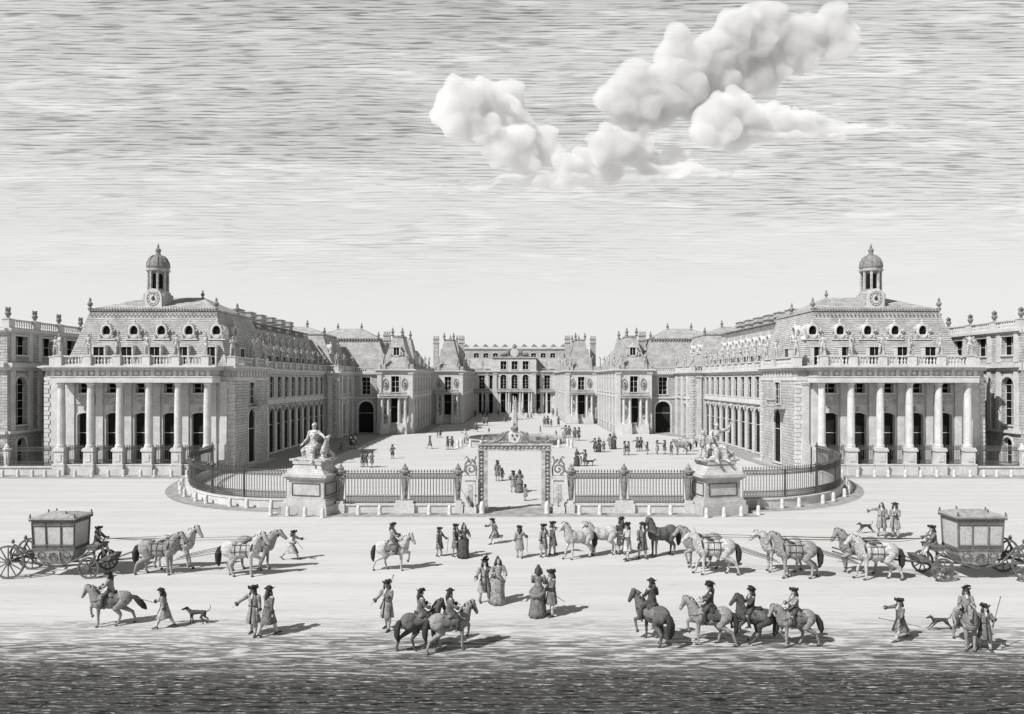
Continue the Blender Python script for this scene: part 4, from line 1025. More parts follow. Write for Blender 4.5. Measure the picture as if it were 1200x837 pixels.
def make_person(pose, dress):
    """returns list of (part name, mesh, material) for a pose and a dress kind"""
    key = repr(sorted(pose.items()))+repr(dress)
    if key in PMESH: return PMESH[key]
    J = fk(pose); kind = dress[0]; cols = dress[1:]
    out = [('body', body_mesh(J, pose), 'skin')]
    eyes = MB(); H = J['head']
    for s in (-1, 1): eyes.ell(H+J['hm'] @ X3(s*.03, .092, .005), (.011, .007, .008), 6, 4, J['hm'])
    out.append(('eyes', eyes.mesh('eyes'), 'eye'))
    def dup(me): return me
    if kind in ('man', 'rider', 'bare'):
        ridden = 'pelvis' in pose
        out.append(('coat', coat_mesh(J, pose, pose.get('hem', J['pel'].z-.47), pose.get('flare', .19), ridden), cols[0]))
        br, SS = legs_wear(J, kind == 'rider')
        out.append(('breeches', br, cols[1]))
        for st, sh in SS: out += [('boot' if kind == 'rider' else 'stocking', st, 'leather' if kind == 'rider' else cols[2]), ('shoe', sh, 'leather')]
        n_ = J['neck']; f_ = J['rt'] @ X3(0, 1, 0)
        cv = MB().ell(n_+X3(0, .075, .005), (.04, .03, .035), 8, 5); cv.tube([n_+X3(0, .09, 0), n_+X3(0, .125, -.06), n_+X3(0, .14, -.15)], [.03, .042, .05], 6, flat=.5)
        out.append(('cravat', cv.mesh('cravat', True), 'blanket'))
        for k in 'LR':
            d_ = (J['wr'+k]-J['elb'+k]).normalized(); w_ = J['wr'+k]
            out.append(('cuff', MB().tube([w_-d_*.10, w_-d_*.02], [.082, .09], 9).mesh('cuff', True), 'cloth_pale' if cols[0] in ('cloth_dark', 'cloth_black') else 'cloth_dark'))
        if not ridden:
            hb = pose.get('hem', J['pel'].z-.47); km_ = (J['kneL'].y+J['kneR'].y)/2; kd_ = abs(J['kneL'].y-J['kneR'].y)/2; fl_ = pose.get('flare', .19)
            fr = [J['chest']+X3(0, .15, .02), J['waist']+X3(0, .135, 0), J['pel']+X3(0, .17, 0), Vector((0, km_*.65-(.175+(kd_*.85+fl_*.12)*.65), J['pel'].z-(J['pel'].z-hb)*.65)), Vector((0, km_-(.18+kd_*.85+fl_*.12), hb+.01))]
            out.append(('coat_front', MB().tube(fr, [.022, .02, .026, .03, .034], 5).mesh('coat_front'), 'cloth_black'))
            w_ = J['waist']; out.append(('sash', MB().tube([w_+Vector((.168*math.cos(a), .143*math.sin(a), -.02)) for a in [2*math.pi*i/14 for i in range(15)]], .022, 5).mesh('sash'), 'cloth_dark' if cols[0] != 'cloth_dark' else 'cloth_mid'))
        out.append(('hair', wig_mesh(J, False, True), 'wig'))
        if kind != 'bare': out.append(('hat', hat_mesh(J, pose.get('hat', 'tricorne')), 'cloth_black'))
    else:
        out.append(('gown', gown_mesh(J, pose), cols[0])); out.append(('hair', wig_mesh(J, True, False), 'wig'))
        for k in 'LR': out.append(('shoe', MB().tube([J['ank'+k]+X3(0, 0, -.05), J['toe'+k]], [.03, .025], 6).mesh('shoe'), 'leather'))
    PMESH[key] = out; return out
MATMESH = {}
def with_mat(me, m_):
    """share one mesh datablock per material"""
    k = (me.name, m_)
    if k not in MATMESH:
        if me.materials and me.materials[0] != M(m_): me2 = me.copy(); me2.materials.clear(); me2.materials.append(M(m_)); MATMESH[k] = me2
        else:
            if not me.materials: me.materials.append(M(m_))
            MATMESH[k] = me
    return MATMESH[k]
def place_person(label, pos, rz, parts, scale=1., group=None, z=0., cat='person', extra=()):
    t = thing('person', label, cat, (pos[0], pos[1], z), rz, group, scale)
    for nm, me, m_ in parts: link(nm, with_mat(me, m_), None, t)
    for nm, me, m_ in extra: link(nm, with_mat(me, m_), None, t)
    return t
# ================================================================ horses and dogs
def leg_pts(kind, s, pose):
    if kind == 'F':
        S = X3(s*.15, .52, 1.02); E = X3(s*.16, .46, .86)
        P = {'stand': ((.48, .50), (.47, .14), (.52, .04)), 'fwd': ((.66, .52), (.74, .15), (.83, .05)), 'back': ((.36, .50), (.22, .17), (.26, .05)),
             'raise': ((.80, .72), (.72, .42), (.66, .30)), 'high': ((.86, .88), (.84, .56), (.78, .44)), 'bent': ((.62, .58), (.42, .34), (.36, .24)),
             'gallop': ((.85, .72), (1.1, .55), (1.2, .50))}[pose]
        R_ = [.14, .095, .064, .05]
    else:
        S = X3(s*.16, -.52, 1.08); E = X3(s*.17, -.36, .80)
        P = {'stand': ((-.66, .50), (-.62, .14), (-.56, .04)), 'fwd': ((-.44, .50), (-.34, .14), (-.27, .04)), 'back': ((-.86, .52), (-.98, .17), (-.96, .06)),
             'under': ((-.36, .46), (-.16, .13), (-.08, .04)), 'raise': ((-.52, .58), (-.46, .26), (-.40, .16)), 'gallop': ((-.95, .6), (-1.2, .4), (-1.25, .3))}[pose]
        if pose in ('fwd', 'under'): E = X3(s*.17, -.24, .80)
        R_ = [.22, .14, .07, .052]
    return S, E, [X3(s*.15, f, z) for f, z in P], R_
def horse_parts(p):
    """p: legs (FL,FR,HL,HR), neck=(fwd,up), head dir, turn, coat, gear"""
    key = 'H'+repr(sorted(p.items()))
    if key in PMESH: return PMESH[key]
    m = MB(); e = m.cap; g = p.get; pitch = g('pitch', 0)
    m.ell(X3(0, .38, 1.13), (.29, .42, .35), 12, 8); m.ell(X3(0, -.02, 1.09), (.31, .48, .34), 12, 8)
    m.ell(X3(0, -.50, 1.20), (.30, .40, .34), 12, 8); e(X3(0, .5, 1.2), .24, X3(0, -.55, 1.24), .2); m.ell(X3(0, .62, 1.08), (.2, .2, .25), 10, 7)
    for s in (-1, 1): m.ell(X3(s*.13, -.55, 1.15), (.17, .31, .31), 10, 7)
    tn = R(g('turn', 0)); nf, nu = g('neck', (1.0, 1.78)); hf, hu = g('muz', (1.18, 1.32))
    def T(f, u, k=1.): a = tn*k; return X3(math.sin(a)*(f-.55), .55+math.cos(a)*(f-.55), u)
    nb = X3(0, .55, 1.22); mid = T(.55+(nf-.55)*.55, 1.22+(nu-1.22)*.62, .5); mid += X3(0, -.02, .06); poll = T(nf, nu)
    e(nb, .26, mid, .195); e(mid, .195, poll, .12); e(X3(0, .62, 1.1), .22, mid+X3(0, .02, -.05), .15); m.ell(mid.lerp(poll, .5)+X3(0, -.06, .03), (.09, .16, .16), 8, 6)
    muz = T(hf, hu); muz = poll.lerp(muz, .9); e(poll+X3(0, .01, .01), .115, poll.lerp(muz, .4), .105); e(poll.lerp(muz, .35), .10, muz, .075)
    hd = (muz-poll).normalized(); m.ell(poll.lerp(muz, .3)-Vector((hd.y, -hd.x, 0))*0+T(nf-.06, nu-.12)*0, (.07, .1, .12), 8, 6)
    for s in (-1, 1):
        o = poll+X3(s*.05*math.cos(tn), 0, .07); m.cap(o, .028, o+X3(s*.02, .01, .12), .008, 6)
    L = g('legs', ('stand',)*4); hooves = []
    for (k, s), ps in zip((('F', 1), ('F', -1), ('H', 1), ('H', -1)), L):
        S, E, P, RR = leg_pts(k, s, ps)
        e(S, RR[0], E, RR[1]); e(E, RR[1]*.95, P[0], RR[2]); e(P[0], RR[2], P[1], RR[3]*.9); m.ell(P[1], (.055, .06, .06), 7, 5); e(P[1], .04, P[2]+X3(0, 0, .02), .05)
        d = X3(0, .02, -.05) if P[2].z < .1 else X3(0, -.04, -.05)
        a = P[2]+X3(0, 0, .03); hoof = MB(); hooves.append(hoof); hoof.tube([a, P[2]+X3(0, .015, -.005), P[2]+d*.7], [.05, .06, .068], 8)
    if pitch: pass
    b = remesh(m, .024, 2); parts = [('body', b.mesh('body', True), p['coat'])]
    for h_ in hooves: parts.append(('hoof', h_.mesh('hoof', True), 'leather'))
    mn = MB()
    for i in range(9):
        f = i/8; c = (nb.lerp(mid, f*2) if f < .5 else mid.lerp(poll, f*2-1)); nrm = X3(0, -.2-.0*f, .14+(.0 if f < .9 else -.02))
        r_ = .235+(.105-.235)*f; top = c+X3(0, -r_*.62, r_*.72)
        s = 1 if i % 2 else -1
        mn.tube([top+X3(0, .0, .02), top+X3(s*.07, -.02, -.04), top+X3(s*.11, .03, -.2), top+X3(s*.1, .05, -.28)], [.04, .055, .04, .01], 6)
    mn.tube([poll+X3(0, -.03, .1), poll+X3(0, .08, .07), poll.lerp(muz, .3)+X3(0, .09, .03)], [.04, .045, .01], 6)
    parts.append(('mane', mn.mesh('mane', True), 'horse_hair'))
    tl = MB(); k = g('tail', 0.)
    for s in (-1, 0, 1):
        tl.tube([X3(s*.02, -.82, 1.28), X3(s*.05, -.95-.05*k, 1.2), X3(s*.07, -1.02-.2*k, .95), X3(s*.08, -1.02-.35*k, .65+.1*k), X3(s*.05, -.98-.5*k, .42+.2*k)], [.05, .09, .12, .09, .015], 7)
    parts.append(('tail', tl.mesh('tail', True), 'horse_hair'))
    ey = MB()
    for s in (-1, 1): ey.ell(poll.lerp(muz, .28)+X3(s*.083*math.cos(tn), .02, .03), (.012, .018, .016), 6, 4)
    parts.append(('eyes', ey.mesh('eyes'), 'eye'))
    def ringx(y, zc, rx, rz, r=.016, n=14): return [X3(rx*math.cos(2*math.pi*i/n), y, zc+rz*math.sin(2*math.pi*i/n)) for i in range(n+1)]
    br = MB(); q = poll.lerp(muz, .72); sd_ = hd.cross(Vector((1, 0, 0))).normalized()
    pr = [q+Vector((1, 0, 0))*(.075*math.cos(a))+sd_*(.085*math.sin(a)) for a in [2*math.pi*i/10 for i in range(11)]]
    br.tube(pr, .011, 4)
    for s in (-1, 1): br.tube([q+X3(s*.075, 0, 0), poll+X3(s*.09, 0, .02), poll+X3(s*.03, -.03, .1)], .011, 4)
    gear = g('gear', 'none')
    if gear == 'saddle':
        for s in (-1, 1): br.tube([q+X3(s*.075, 0, 0), mid+X3(s*.17, .05, 0), X3(s*.12, .32, 1.6)], .011, 4)
        sd2 = MB(); n = 12
        RR = []
        for y, k_ in ((.34, 1.), (.30, 1.03), (-.02, 1.03), (-.36, 1.03), (-.40, 1.)):
            RR.append([X3(.30*k_*math.cos(a)*1.0, y, 1.13+.33*k_*math.sin(a)) for a in [math.radians(-25+230*i/n) for i in range(n+1)]]+[X3(.27*math.cos(a), y, 1.12+.30*math.sin(a)) for a in [math.radians(205-230*i/n) for i in range(n+1)]])
        sd2.rings(RR); parts.append(('saddle_cloth', sd2.mesh('saddle_cloth', True), p.get('cloth', 'cloth_grey')))
        s3 = MB(); s3.tube([X3(0, .25, 1.53), X3(0, .12, 1.46), X3(0, -.1, 1.46), X3(0, -.24, 1.54)], [.1, .16, .17, .12], 8, flat=.5); parts.append(('saddle', s3.mesh('saddle', True), 'leather'))
        c = MB(); c.tube(ringx(.22, 1.12, .3, .33), .018, 4); c.tube([X3(.26, .3, 1.3), X3(.27, .6, 1.2), X3(.1, .83, 1.15), X3(-.1, .83, 1.15), X3(-.27, .6, 1.2), X3(-.26, .3, 1.3)], .016, 4)
        c.tube([X3(.2, -.3, 1.42), X3(.26, -.7, 1.25), X3(0, -.9, 1.15), X3(-.26, -.7, 1.25), X3(-.2, -.3, 1.42)], .014, 4)
        parts.append(('girth_strap', c.mesh('girth_strap'), 'leather'))
    elif gear == 'harness':
        c = MB()
        for y, rx, rz in ((.3, .285, .345), (.05, .30, .33), (-.2, .298, .325), (-.45, .29, .325)): c.tube(ringx(y, 1.115, rx, rz), .017, 4)
        for s in (-1, 1):
            c.tube([X3(s*.2, .62, 1.1), X3(s*.3, .3, 1.12), X3(s*.31, -.2, 1.1), X3(s*.29, -.6, 1.1), X3(s*.2, -.86, 1.12)], .018, 4)
            c.tube([X3(s*.2, .45, 1.36), X3(s*.2, 0, 1.38), X3(s*.2, -.45, 1.38), X3(s*.14, -.7, 1.36)], .015, 4)
        c.tube([X3(.2, .62, 1.1), X3(.1, .8, 1.1), X3(-.1, .8, 1.1), X3(-.2, .62, 1.1)], .03, 5)
        a = MB(); RR = [X3(.25*math.cos(t), .52+.1*math.sin(t)*.6, 1.22+.29*math.sin(t)) for t in [2*math.pi*i/14 for i in range(15)]]; a.tube(RR, .045, 6)
        parts.append(('collar', a.mesh('collar', True), 'leather')); parts.append(('harness', c.mesh('harness'), 'leather'))
        pad = MB(); pad.ell(X3(0, .18, 1.45), (.17, .14, .06), 9, 6); parts.append(('harness_pad', pad.mesh('harness_pad', True), 'leather'))
    parts.append(('bridle', br.mesh('bridle'), 'leather'))
    if pitch:
        mtx = Matrix.Translation((0, .55, .6)) @ Matrix.Rotation(R(-pitch), 4, 'X') @ Matrix.Translation((0, -.55, -.6))
        for nm, me, _ in parts: me.transform(mtx)
    PMESH[key] = parts; return parts
def place_horse(label, pos, rz, p, scale=1., group=None):
    t = thing('horse', label, 'horse', (pos[0], pos[1], 0), rz, group, scale)
    for nm, me, m_ in horse_parts(p): link(nm, with_mat(me, m_), None, t)
    return t
def dog_parts(run=False):
    key = 'dog%s' % run
    if key in PMESH: return PMESH[key]
    m = MB(); e = m.cap
    e(X3(0, .2, .46), .11, X3(0, -.05, .48), .085); e(X3(0, -.05, .48), .08, X3(0, -.3, .47), .085); e(X3(0, .25, .48), .085, X3(0, .4, .62), .055)
    e(X3(0, .42, .64), .062, X3(0, .62, .58), .03)
    for s in (-1, 1): e(X3(s*.05, .4, .66), .025, X3(s*.075, .38, .55), .02, 6)
    A = [(.24, .18, .28, .30), (.24, .18, .14, .10)] if not run else [(.3, .42, .3, .5), (.3, .5, .36, .62)]
    for (s, i) in ((1, 0), (-1, 1)):
        q = ((.22, .40), (.22+(.0 if not run else .14), .24), (.22+(.03 if i == 0 else -.05) if not run else .52, .04 if not run else .12), (.27+(.03 if i == 0 else -.05) if not run else .58, .025 if not run else .10))
        P = [X3(s*.07, f, z) for f, z in q]; e(P[0], .05, P[1], .028); e(P[1], .028, P[2], .02); e(P[2], .022, P[3], .02)
        o = (-.06 if i else .05)
        q = ((-.28, .42), (-.22+o if not run else -.38, .28), (-.37+o if not run else -.5, .18), (-.33+o if not run else -.62, .04 if not run else .06), (-.28+o if not run else -.6, .025 if not run else .03))
        P = [X3(s*.07, f, z) for f, z in q]; e(P[0], .075, P[1], .045); e(P[1], .04, P[2], .024); e(P[2], .022, P[3], .018); e(P[3], .02, P[4], .02)
    b = remesh(m, .014, 2); t = MB().tube([X3(0, -.36, .5), X3(0, -.5, .56), X3(0, -.56, .68), X3(0, -.5, .78)], [.022, .018, .014, .006], 6)
    c = MB().tube([X3(.07*math.cos(a), .33+.03*math.sin(a), .57+.06*math.sin(a)) for a in [2*math.pi*i/10 for i in range(11)]], .012, 4)
    PMESH[key] = [('body', b.mesh('body', True), 'coat_dark'), ('tail', t.mesh('tail', True), 'coat_dark'), ('collar', c.mesh('collar'), 'coat_white')]; return PMESH[key]
def place_dog(label, pos, rz, run=False, scale=1.):
    t = thing('dog', label, 'dog', (pos[0], pos[1], 0), rz, 'dogs in the forecourt', scale)
    for nm, me, m_ in dog_parts(run): link(nm, with_mat(me, m_), None, t)
# ================================================================ statues
def statue_mesh(var):
    key = 'S%d' % var
    if key in PMESH: return PMESH[key]
    P = [dict(legL=(6, 12, 5), legR=(-4, 2, 4), armL=(20, 12, 60, 30), armR=(0, 14, 20, 0), head=20),
         dict(legL=(-3, 0, 5), legR=(10, 16, 5), armL=(-5, 18, 30, 0), armR=(60, 30, 80, 40), head=-25),
         dict(legL=(0, 0, 6), legR=(4, 8, 6), armL=(50, 10, 95, 40), armR=(35, 20, 70, 30), head=0),
         dict(legL=(8, 14, 5), legR=(-4, 2, 3), armL=(130, 20, 30, 0), armR=(0, 20, 25, 0), head=35)][var % 4]
    J = fk(P); m = MB(); e = m.cap
    e(J['pel'], .15, J['waist'], .125); e(J['waist'], .125, J['chest'], .155); e(J['shL'], .075, J['shR'], .075); e(J['neck'], .065, J['head'], .06)
    for k in 'LR':
        e(J['hip'+k], .12, J['kne'+k], .085); e(J['kne'+k], .08, J['ank'+k], .055); e(J['ank'+k], .055, J['toe'+k], .04)
        e(J['sh'+k], .075, J['elb'+k], .055); e(J['elb'+k], .053, J['wr'+k], .04); e(J['wr'+k], .045, J['wr'+k]+J['hd'+k]*.1, .03)
    m.ell(J['head']+X3(0, 0, .02), (.095, .11, .13), 9, 7)
    if var % 2 == 0:                            # long mantle
        for i in range(7):
            a = i/6*math.pi+.0; c = X3(.17*math.cos(a), -.10*math.sin(a)-.02, 0)
            e(J['pel']+c*.9+X3(0, 0, .1), .055, Vector((c.x*1.25, c.y*1.3, .08)), .06, 6)
    else:
        e(J['shR']+X3(0, -.06, 0), .06, J['pel']+X3(-.16, -.12, -.1), .07); e(J['pel']+X3(-.16, -.12, -.1), .07, X3(-.18, -.16, .1), .08)
        e(J['pel']+X3(-.15, .12, 0), .05, J['pel']+X3(.16, .1, -.15), .07)
    m.box(-.26, .26, -.22, .24, -.0, .07)
    PMESH[key] = remesh(m, .032, 1).mesh('statue', True); return PMESH[key]
def place_statue(label, pos, z, rz, var, scale=1.2, group='statues standing on the palace balustrades'):
    o = link('statue', statue_mesh(var), 'statue_stone', None, (pos[0], pos[1], z), rz); o.scale = (scale,)*3
    return prop(o, label, 'statue', group)
ORD = ['first', 'second', 'third', 'fourth', 'fifth', 'sixth', 'seventh', 'eighth', 'ninth', 'tenth', 'eleventh']
def all_statues():
    ccx = [45.35-2.92*i for i in range(6)]; ps = ['in long mantle', 'with bent arm', 'with hands at chest', 'raising one arm']
    for sd in (-1, 1):
        nm = SIDE[sd]
        for i, X in enumerate(ccx):
            v_ = (i*3+(sd > 0)) % 4
            place_statue('statue %s above the %s portico column from outside, %s pavilion' % (ps[v_], ORD[i], nm), (sd*X, 72.3), 11.93, (15*((i*7) % 5)-30), v_, 1.2)
        for i, (X, Y) in enumerate(((29.3, 75.4), (29.3, 81.3), (29.3, 84.6), (47.7, 75.4))):
            v_ = (i+2) % 4
            place_statue('stone statue on the %s clock pavilion balustrade, %s' % (nm, ['front inner corner', 'middle of the court side', 'rear inner corner', 'outer corner'][i]), (sd*X, Y), 11.93, -40*sd if i < 3 else 0, v_, 1.15)
        for i in range(10):
            v_ = (i*2+(i % 3)) % 4
            place_statue('stone statue over the arcaded wing in the %s, %s from the near end' % (nm, ORD[i]), (sd*31.2, 91+3*i), 11.85, -80*sd+20*(i % 3), v_, 1.1)
        for i, (X, Y) in enumerate(((29., 118.3), (29., 123.4), (28.8, 128.9))):
            place_statue('stone statue on the %s gateway block beyond the wing, %s' % (nm, ['at the near corner', 'on the middle pier', 'at the inner corner'][i]), (sd*X, Y), 11.85, -30*sd, i, 1.15)
        c = (24.25+17.9)/2
        for i, k in enumerate((-1, 1)):
            place_statue('stone statue on the nearer %s court pavilion, on its %s front pier' % (nm, 'outer' if k*sd*sd > 0 else 'inner'), (sd*(c+k*6.35*.32), 128.25), 12.2, 0, i+1, 1.15)
        for i in range(4):
            place_statue('stone statue on the inner side of the nearer %s court pavilion, %s from the front' % (nm, ORD[i]), (sd*18.1, 128.4+29.9*(i+.5)/4.2), 12.2, -80*sd, i, 1.15)
        c = (17.85+11.2)/2
        for i, k in enumerate((-1, 1)):
            place_statue('stone statue on the farther %s court pavilion, on its %s front pier' % (nm, 'outer' if k > 0 else 'inner'), (sd*(c+k*6.65*.32), 158.25), 12.35, 0, i+2, 1.2)
        for i in range(3):
            place_statue('stone statue on the inner side of the farther %s court pavilion, %s from the front' % (nm, ORD[i]), (sd*11.4, 162+10*i), 12.35, -80*sd, i, 1.2)
        place_statue('stone statue before the low roof of the central palace, %s of the clock' % nm, (sd*8.75, 198.2), 12.55, 0, 1 if sd < 0 else 3, 1.3)
all_statues()
# ================================================================ forecourt railings, gate, pedestals
def railing(mb, P, z0, h, step=.21, r=.028, band=True):
    """upright bars with spear heads along polyline P"""
    P = [Vector((p[0], p[1], 0)) for p in P]; seg = [(P[i+1]-P[i]).length for i in range(len(P)-1)]; L = sum(seg); n = max(2, int(L/step))
    def at(s):
        for i, q in enumerate(seg):
            if s <= q or i == len(seg)-1: return P[i].lerp(P[i+1], min(1, s/q))
            s -= q
    for i in range(n+1):
        c = at(L*i/n)
        mb.lathe([(r, 0), (r, h-.22), (r*.5, h-.2), (r*2.1, h-.12), (.004, h+.03)], 4, (c.x, c.y, z0))
        if i < n:
            e = at(L*(i+.5)/n)
            if band:
                mb.lathe([(r*.7, 0), (r*.7, h*.2), (r*1.6, h*.225), (.004, h*.26)], 4, (e.x, e.y, z0))
                mb.lathe([(.004, h*.74), (r*1.6, h*.78), (r*.7, h*.80), (r*.7, h*.9)], 4, (e.x, e.y, z0))
        if i < n and band:
            f = at(L*(i+1)/n)
            for za, zb_ in ((.05, .19), (.75, .88)):
                mb.tube([(c.x, c.y, z0+h*za), (f.x, f.y, z0+h*zb_)], r*.6, 3); mb.tube([(c.x, c.y, z0+h*zb_), (f.x, f.y, z0+h*za)], r*.6, 3)
    for zz in (.04, .2, .74, .89):
        mb.tube([(p.x, p.y, z0+h*zz) for p in P], .026, 4)
def poly_wall(mb, P, z0, z1, hw):
    P = [Vector((p[0], p[1], 0)) for p in P]; n = len(P); A = []; B = []
    for i in range(n):
        t = (P[min(i+1, n-1)]-P[max(i-1, 0)]).normalized(); q = Vector((-t.y, t.x, 0)); A.append(P[i]+q*hw); B.append(P[i]-q*hw)
    R_ = [[(a.x, a.y, z0), (b.x, b.y, z0), (b.x, b.y, z1), (a.x, a.y, z1)] for a, b in zip(A, B)]
    mb.rings(R_)
def herm(mb, x, y, z0, h=2.5):
    mb.frus((x-.14, x+.14, y-.14, y+.14), z0, (x-.26, x+.26, y-.2, y+.2), z0+h*.7); mb.box(x-.3, x+.3, y-.24, y+.24, z0+h*.703, z0+h*.76)
    mb.ell((x, y-.2, z0+h*.5), (.14, .08, .5), 6, 5); mb.ell((x, y-.18, z0+h*.2), (.1, .08, .25), 6, 5)
    mb.lathe([(.12, 0), (.3, .12), (.36, .3), (.2, .42), (.24, .5), (.1, .68), (.03, .85)], 8, (x, y, z0+h*.763))
    for s in (-1, 1): mb.tube([(x+s*.2, y, z0+h*.8), (x+s*.42, y, z0+h*.9), (x+s*.52, y, z0+h*.85)], [.07, .06, .03], 5)
def straight_fence(sd):
    nm = SIDE[sd]
    t = thing('railing_fence', 'straight iron railing on a low stone wall between the gate and %s statue pedestal' % nm, 'railing', (sd*8, 52, 0), group='forecourt railings')
    a, b = sorted((sd*3.6, sd*12.9)); q = MB(); q.box(a, b, 51.75, 52.25, 0, .52); q.box(a, b, 51.68, 52.32, .523, .64); q.part('base_wall', 'pale_stone', t)
    q = MB()
    for X, w in ((7.85, .72), (3.98, .3), (12.45, .35)): q.box(sd*X-w, sd*X+w, 51.55, 52.45, 0, .66); q.box(sd*X-w+.1, sd*X+w-.1, 51.62, 52.4, .663, .85)
    q.part('stone_pier', 'pale_stone', t)
    for X in (7.85, 4.05, 12.45): q = MB(); herm(q, sd*X, 52, .85, 2.35); q.part('herm_pillar', 'trophy_stone', t)
    for x0, x1 in ((4.35, 7.5), (8.2, 12.1)):
        q = MB(); railing(q, [(sd*x0, 52), (sd*x1, 52)], .64, 2.4); q.part('railing', 'iron', t)
def curve_pts(off=0., n=40, a0=0., a1=1.):
    return [(17+(13.0+off)*math.sin(math.pi/2*(a0+(a1-a0)*i/n)), 72-(18+off)*math.cos(math.pi/2*(a0+(a1-a0)*i/n))) for i in range(n+1)]
def curved_fence(sd):
    nm = SIDE[sd]
    t = thing('railing_fence', 'curved iron railing sweeping from the %s statue pedestal back to the clock pavilion' % nm, 'railing', (sd*25, 60, 0), group='forecourt railings')
    P = [(sd*16.2, 54.)]+[(sd*a, b) for a, b in curve_pts(0, 30)]
    q = MB(); poly_wall(q, P, 0, .55, .25); poly_wall(q, P, .553, .66, .31); q.part('base_wall', 'pale_stone', t)
    ns = 6
    for i in range(ns):
        S = [(sd*a, b) for a, b in curve_pts(0, 8, i/ns, (i+1)/ns)]
        q = MB(); railing(q, S, .66, 2.35, .22, .026); q.part('railing', 'iron', t)
        c = S[-1] if i < ns-1 else S[-1]
        q = MB(); q.lathe([(.13, 0), (.09, .1), (.08, 1.9), (.12, 2.1)], 6, (c[0], c[1], .664))
        if i in (1, 2, 3, 5): f_ = MB().lathe([(.14, 0), (.22, .1), (.1, .25), (.02, .5)], 6, (c[0], c[1], 2.8)); q.add(f_.v, f_.f)
        q.part('post', 'iron', t)
def portico_fence(sd):
    nm = SIDE[sd]; ccx = [45.35-2.92*i for i in range(6)]
    t = thing('railing_fence', 'low iron railing between the column pedestals of the %s clock pavilion' % nm, 'railing', (sd*38, 72.6, 0), group='forecourt railings')
    q = MB()
    for i in range(5):
        a, b = sorted((sd*(ccx[i]-.63), sd*(ccx[i+1]+.63))); q.box(a, b, 72.35, 72.85, 0, .95); q.box(a+.05, b-.05, 72.3, 72.9, .953, 1.05)
        r = MB(); railing(r, [(a+.1, 72.6), (b-.1, 72.6)], 1.05, 1.95, .2, .024); r.part('railing', 'iron', t)
    q.part('base_wall', 'pale_stone', t)
    t = thing('railing_fence', 'outermost iron railing on a low wall at the far %s, before the outer range' % nm, 'railing', (sd*54, 72.6, 0), group='forecourt railings')
    a, b = sorted((sd*46.1, sd*75)); q = MB(); q.box(a, b, 72.35, 72.85, 0, .7); q.box(a, b, 72.25, 72.95, .703, .85); q.part('base_wall', 'pale_stone', t)
    for x0, x1 in ((46.2, 50.4), (51.2, 56), (56.8, 62), (62.8, 75)):
        r = MB(); railing(r, [(sd*x0, 72.6), (sd*x1, 72.6)], .85, 2.05, .2, .024); r.part('railing', 'iron', t)
        r = MB(); herm(r, sd*(x1+.4), 72.6, .85, 1.9); r.part('herm_pillar', 'pale_stone', t)
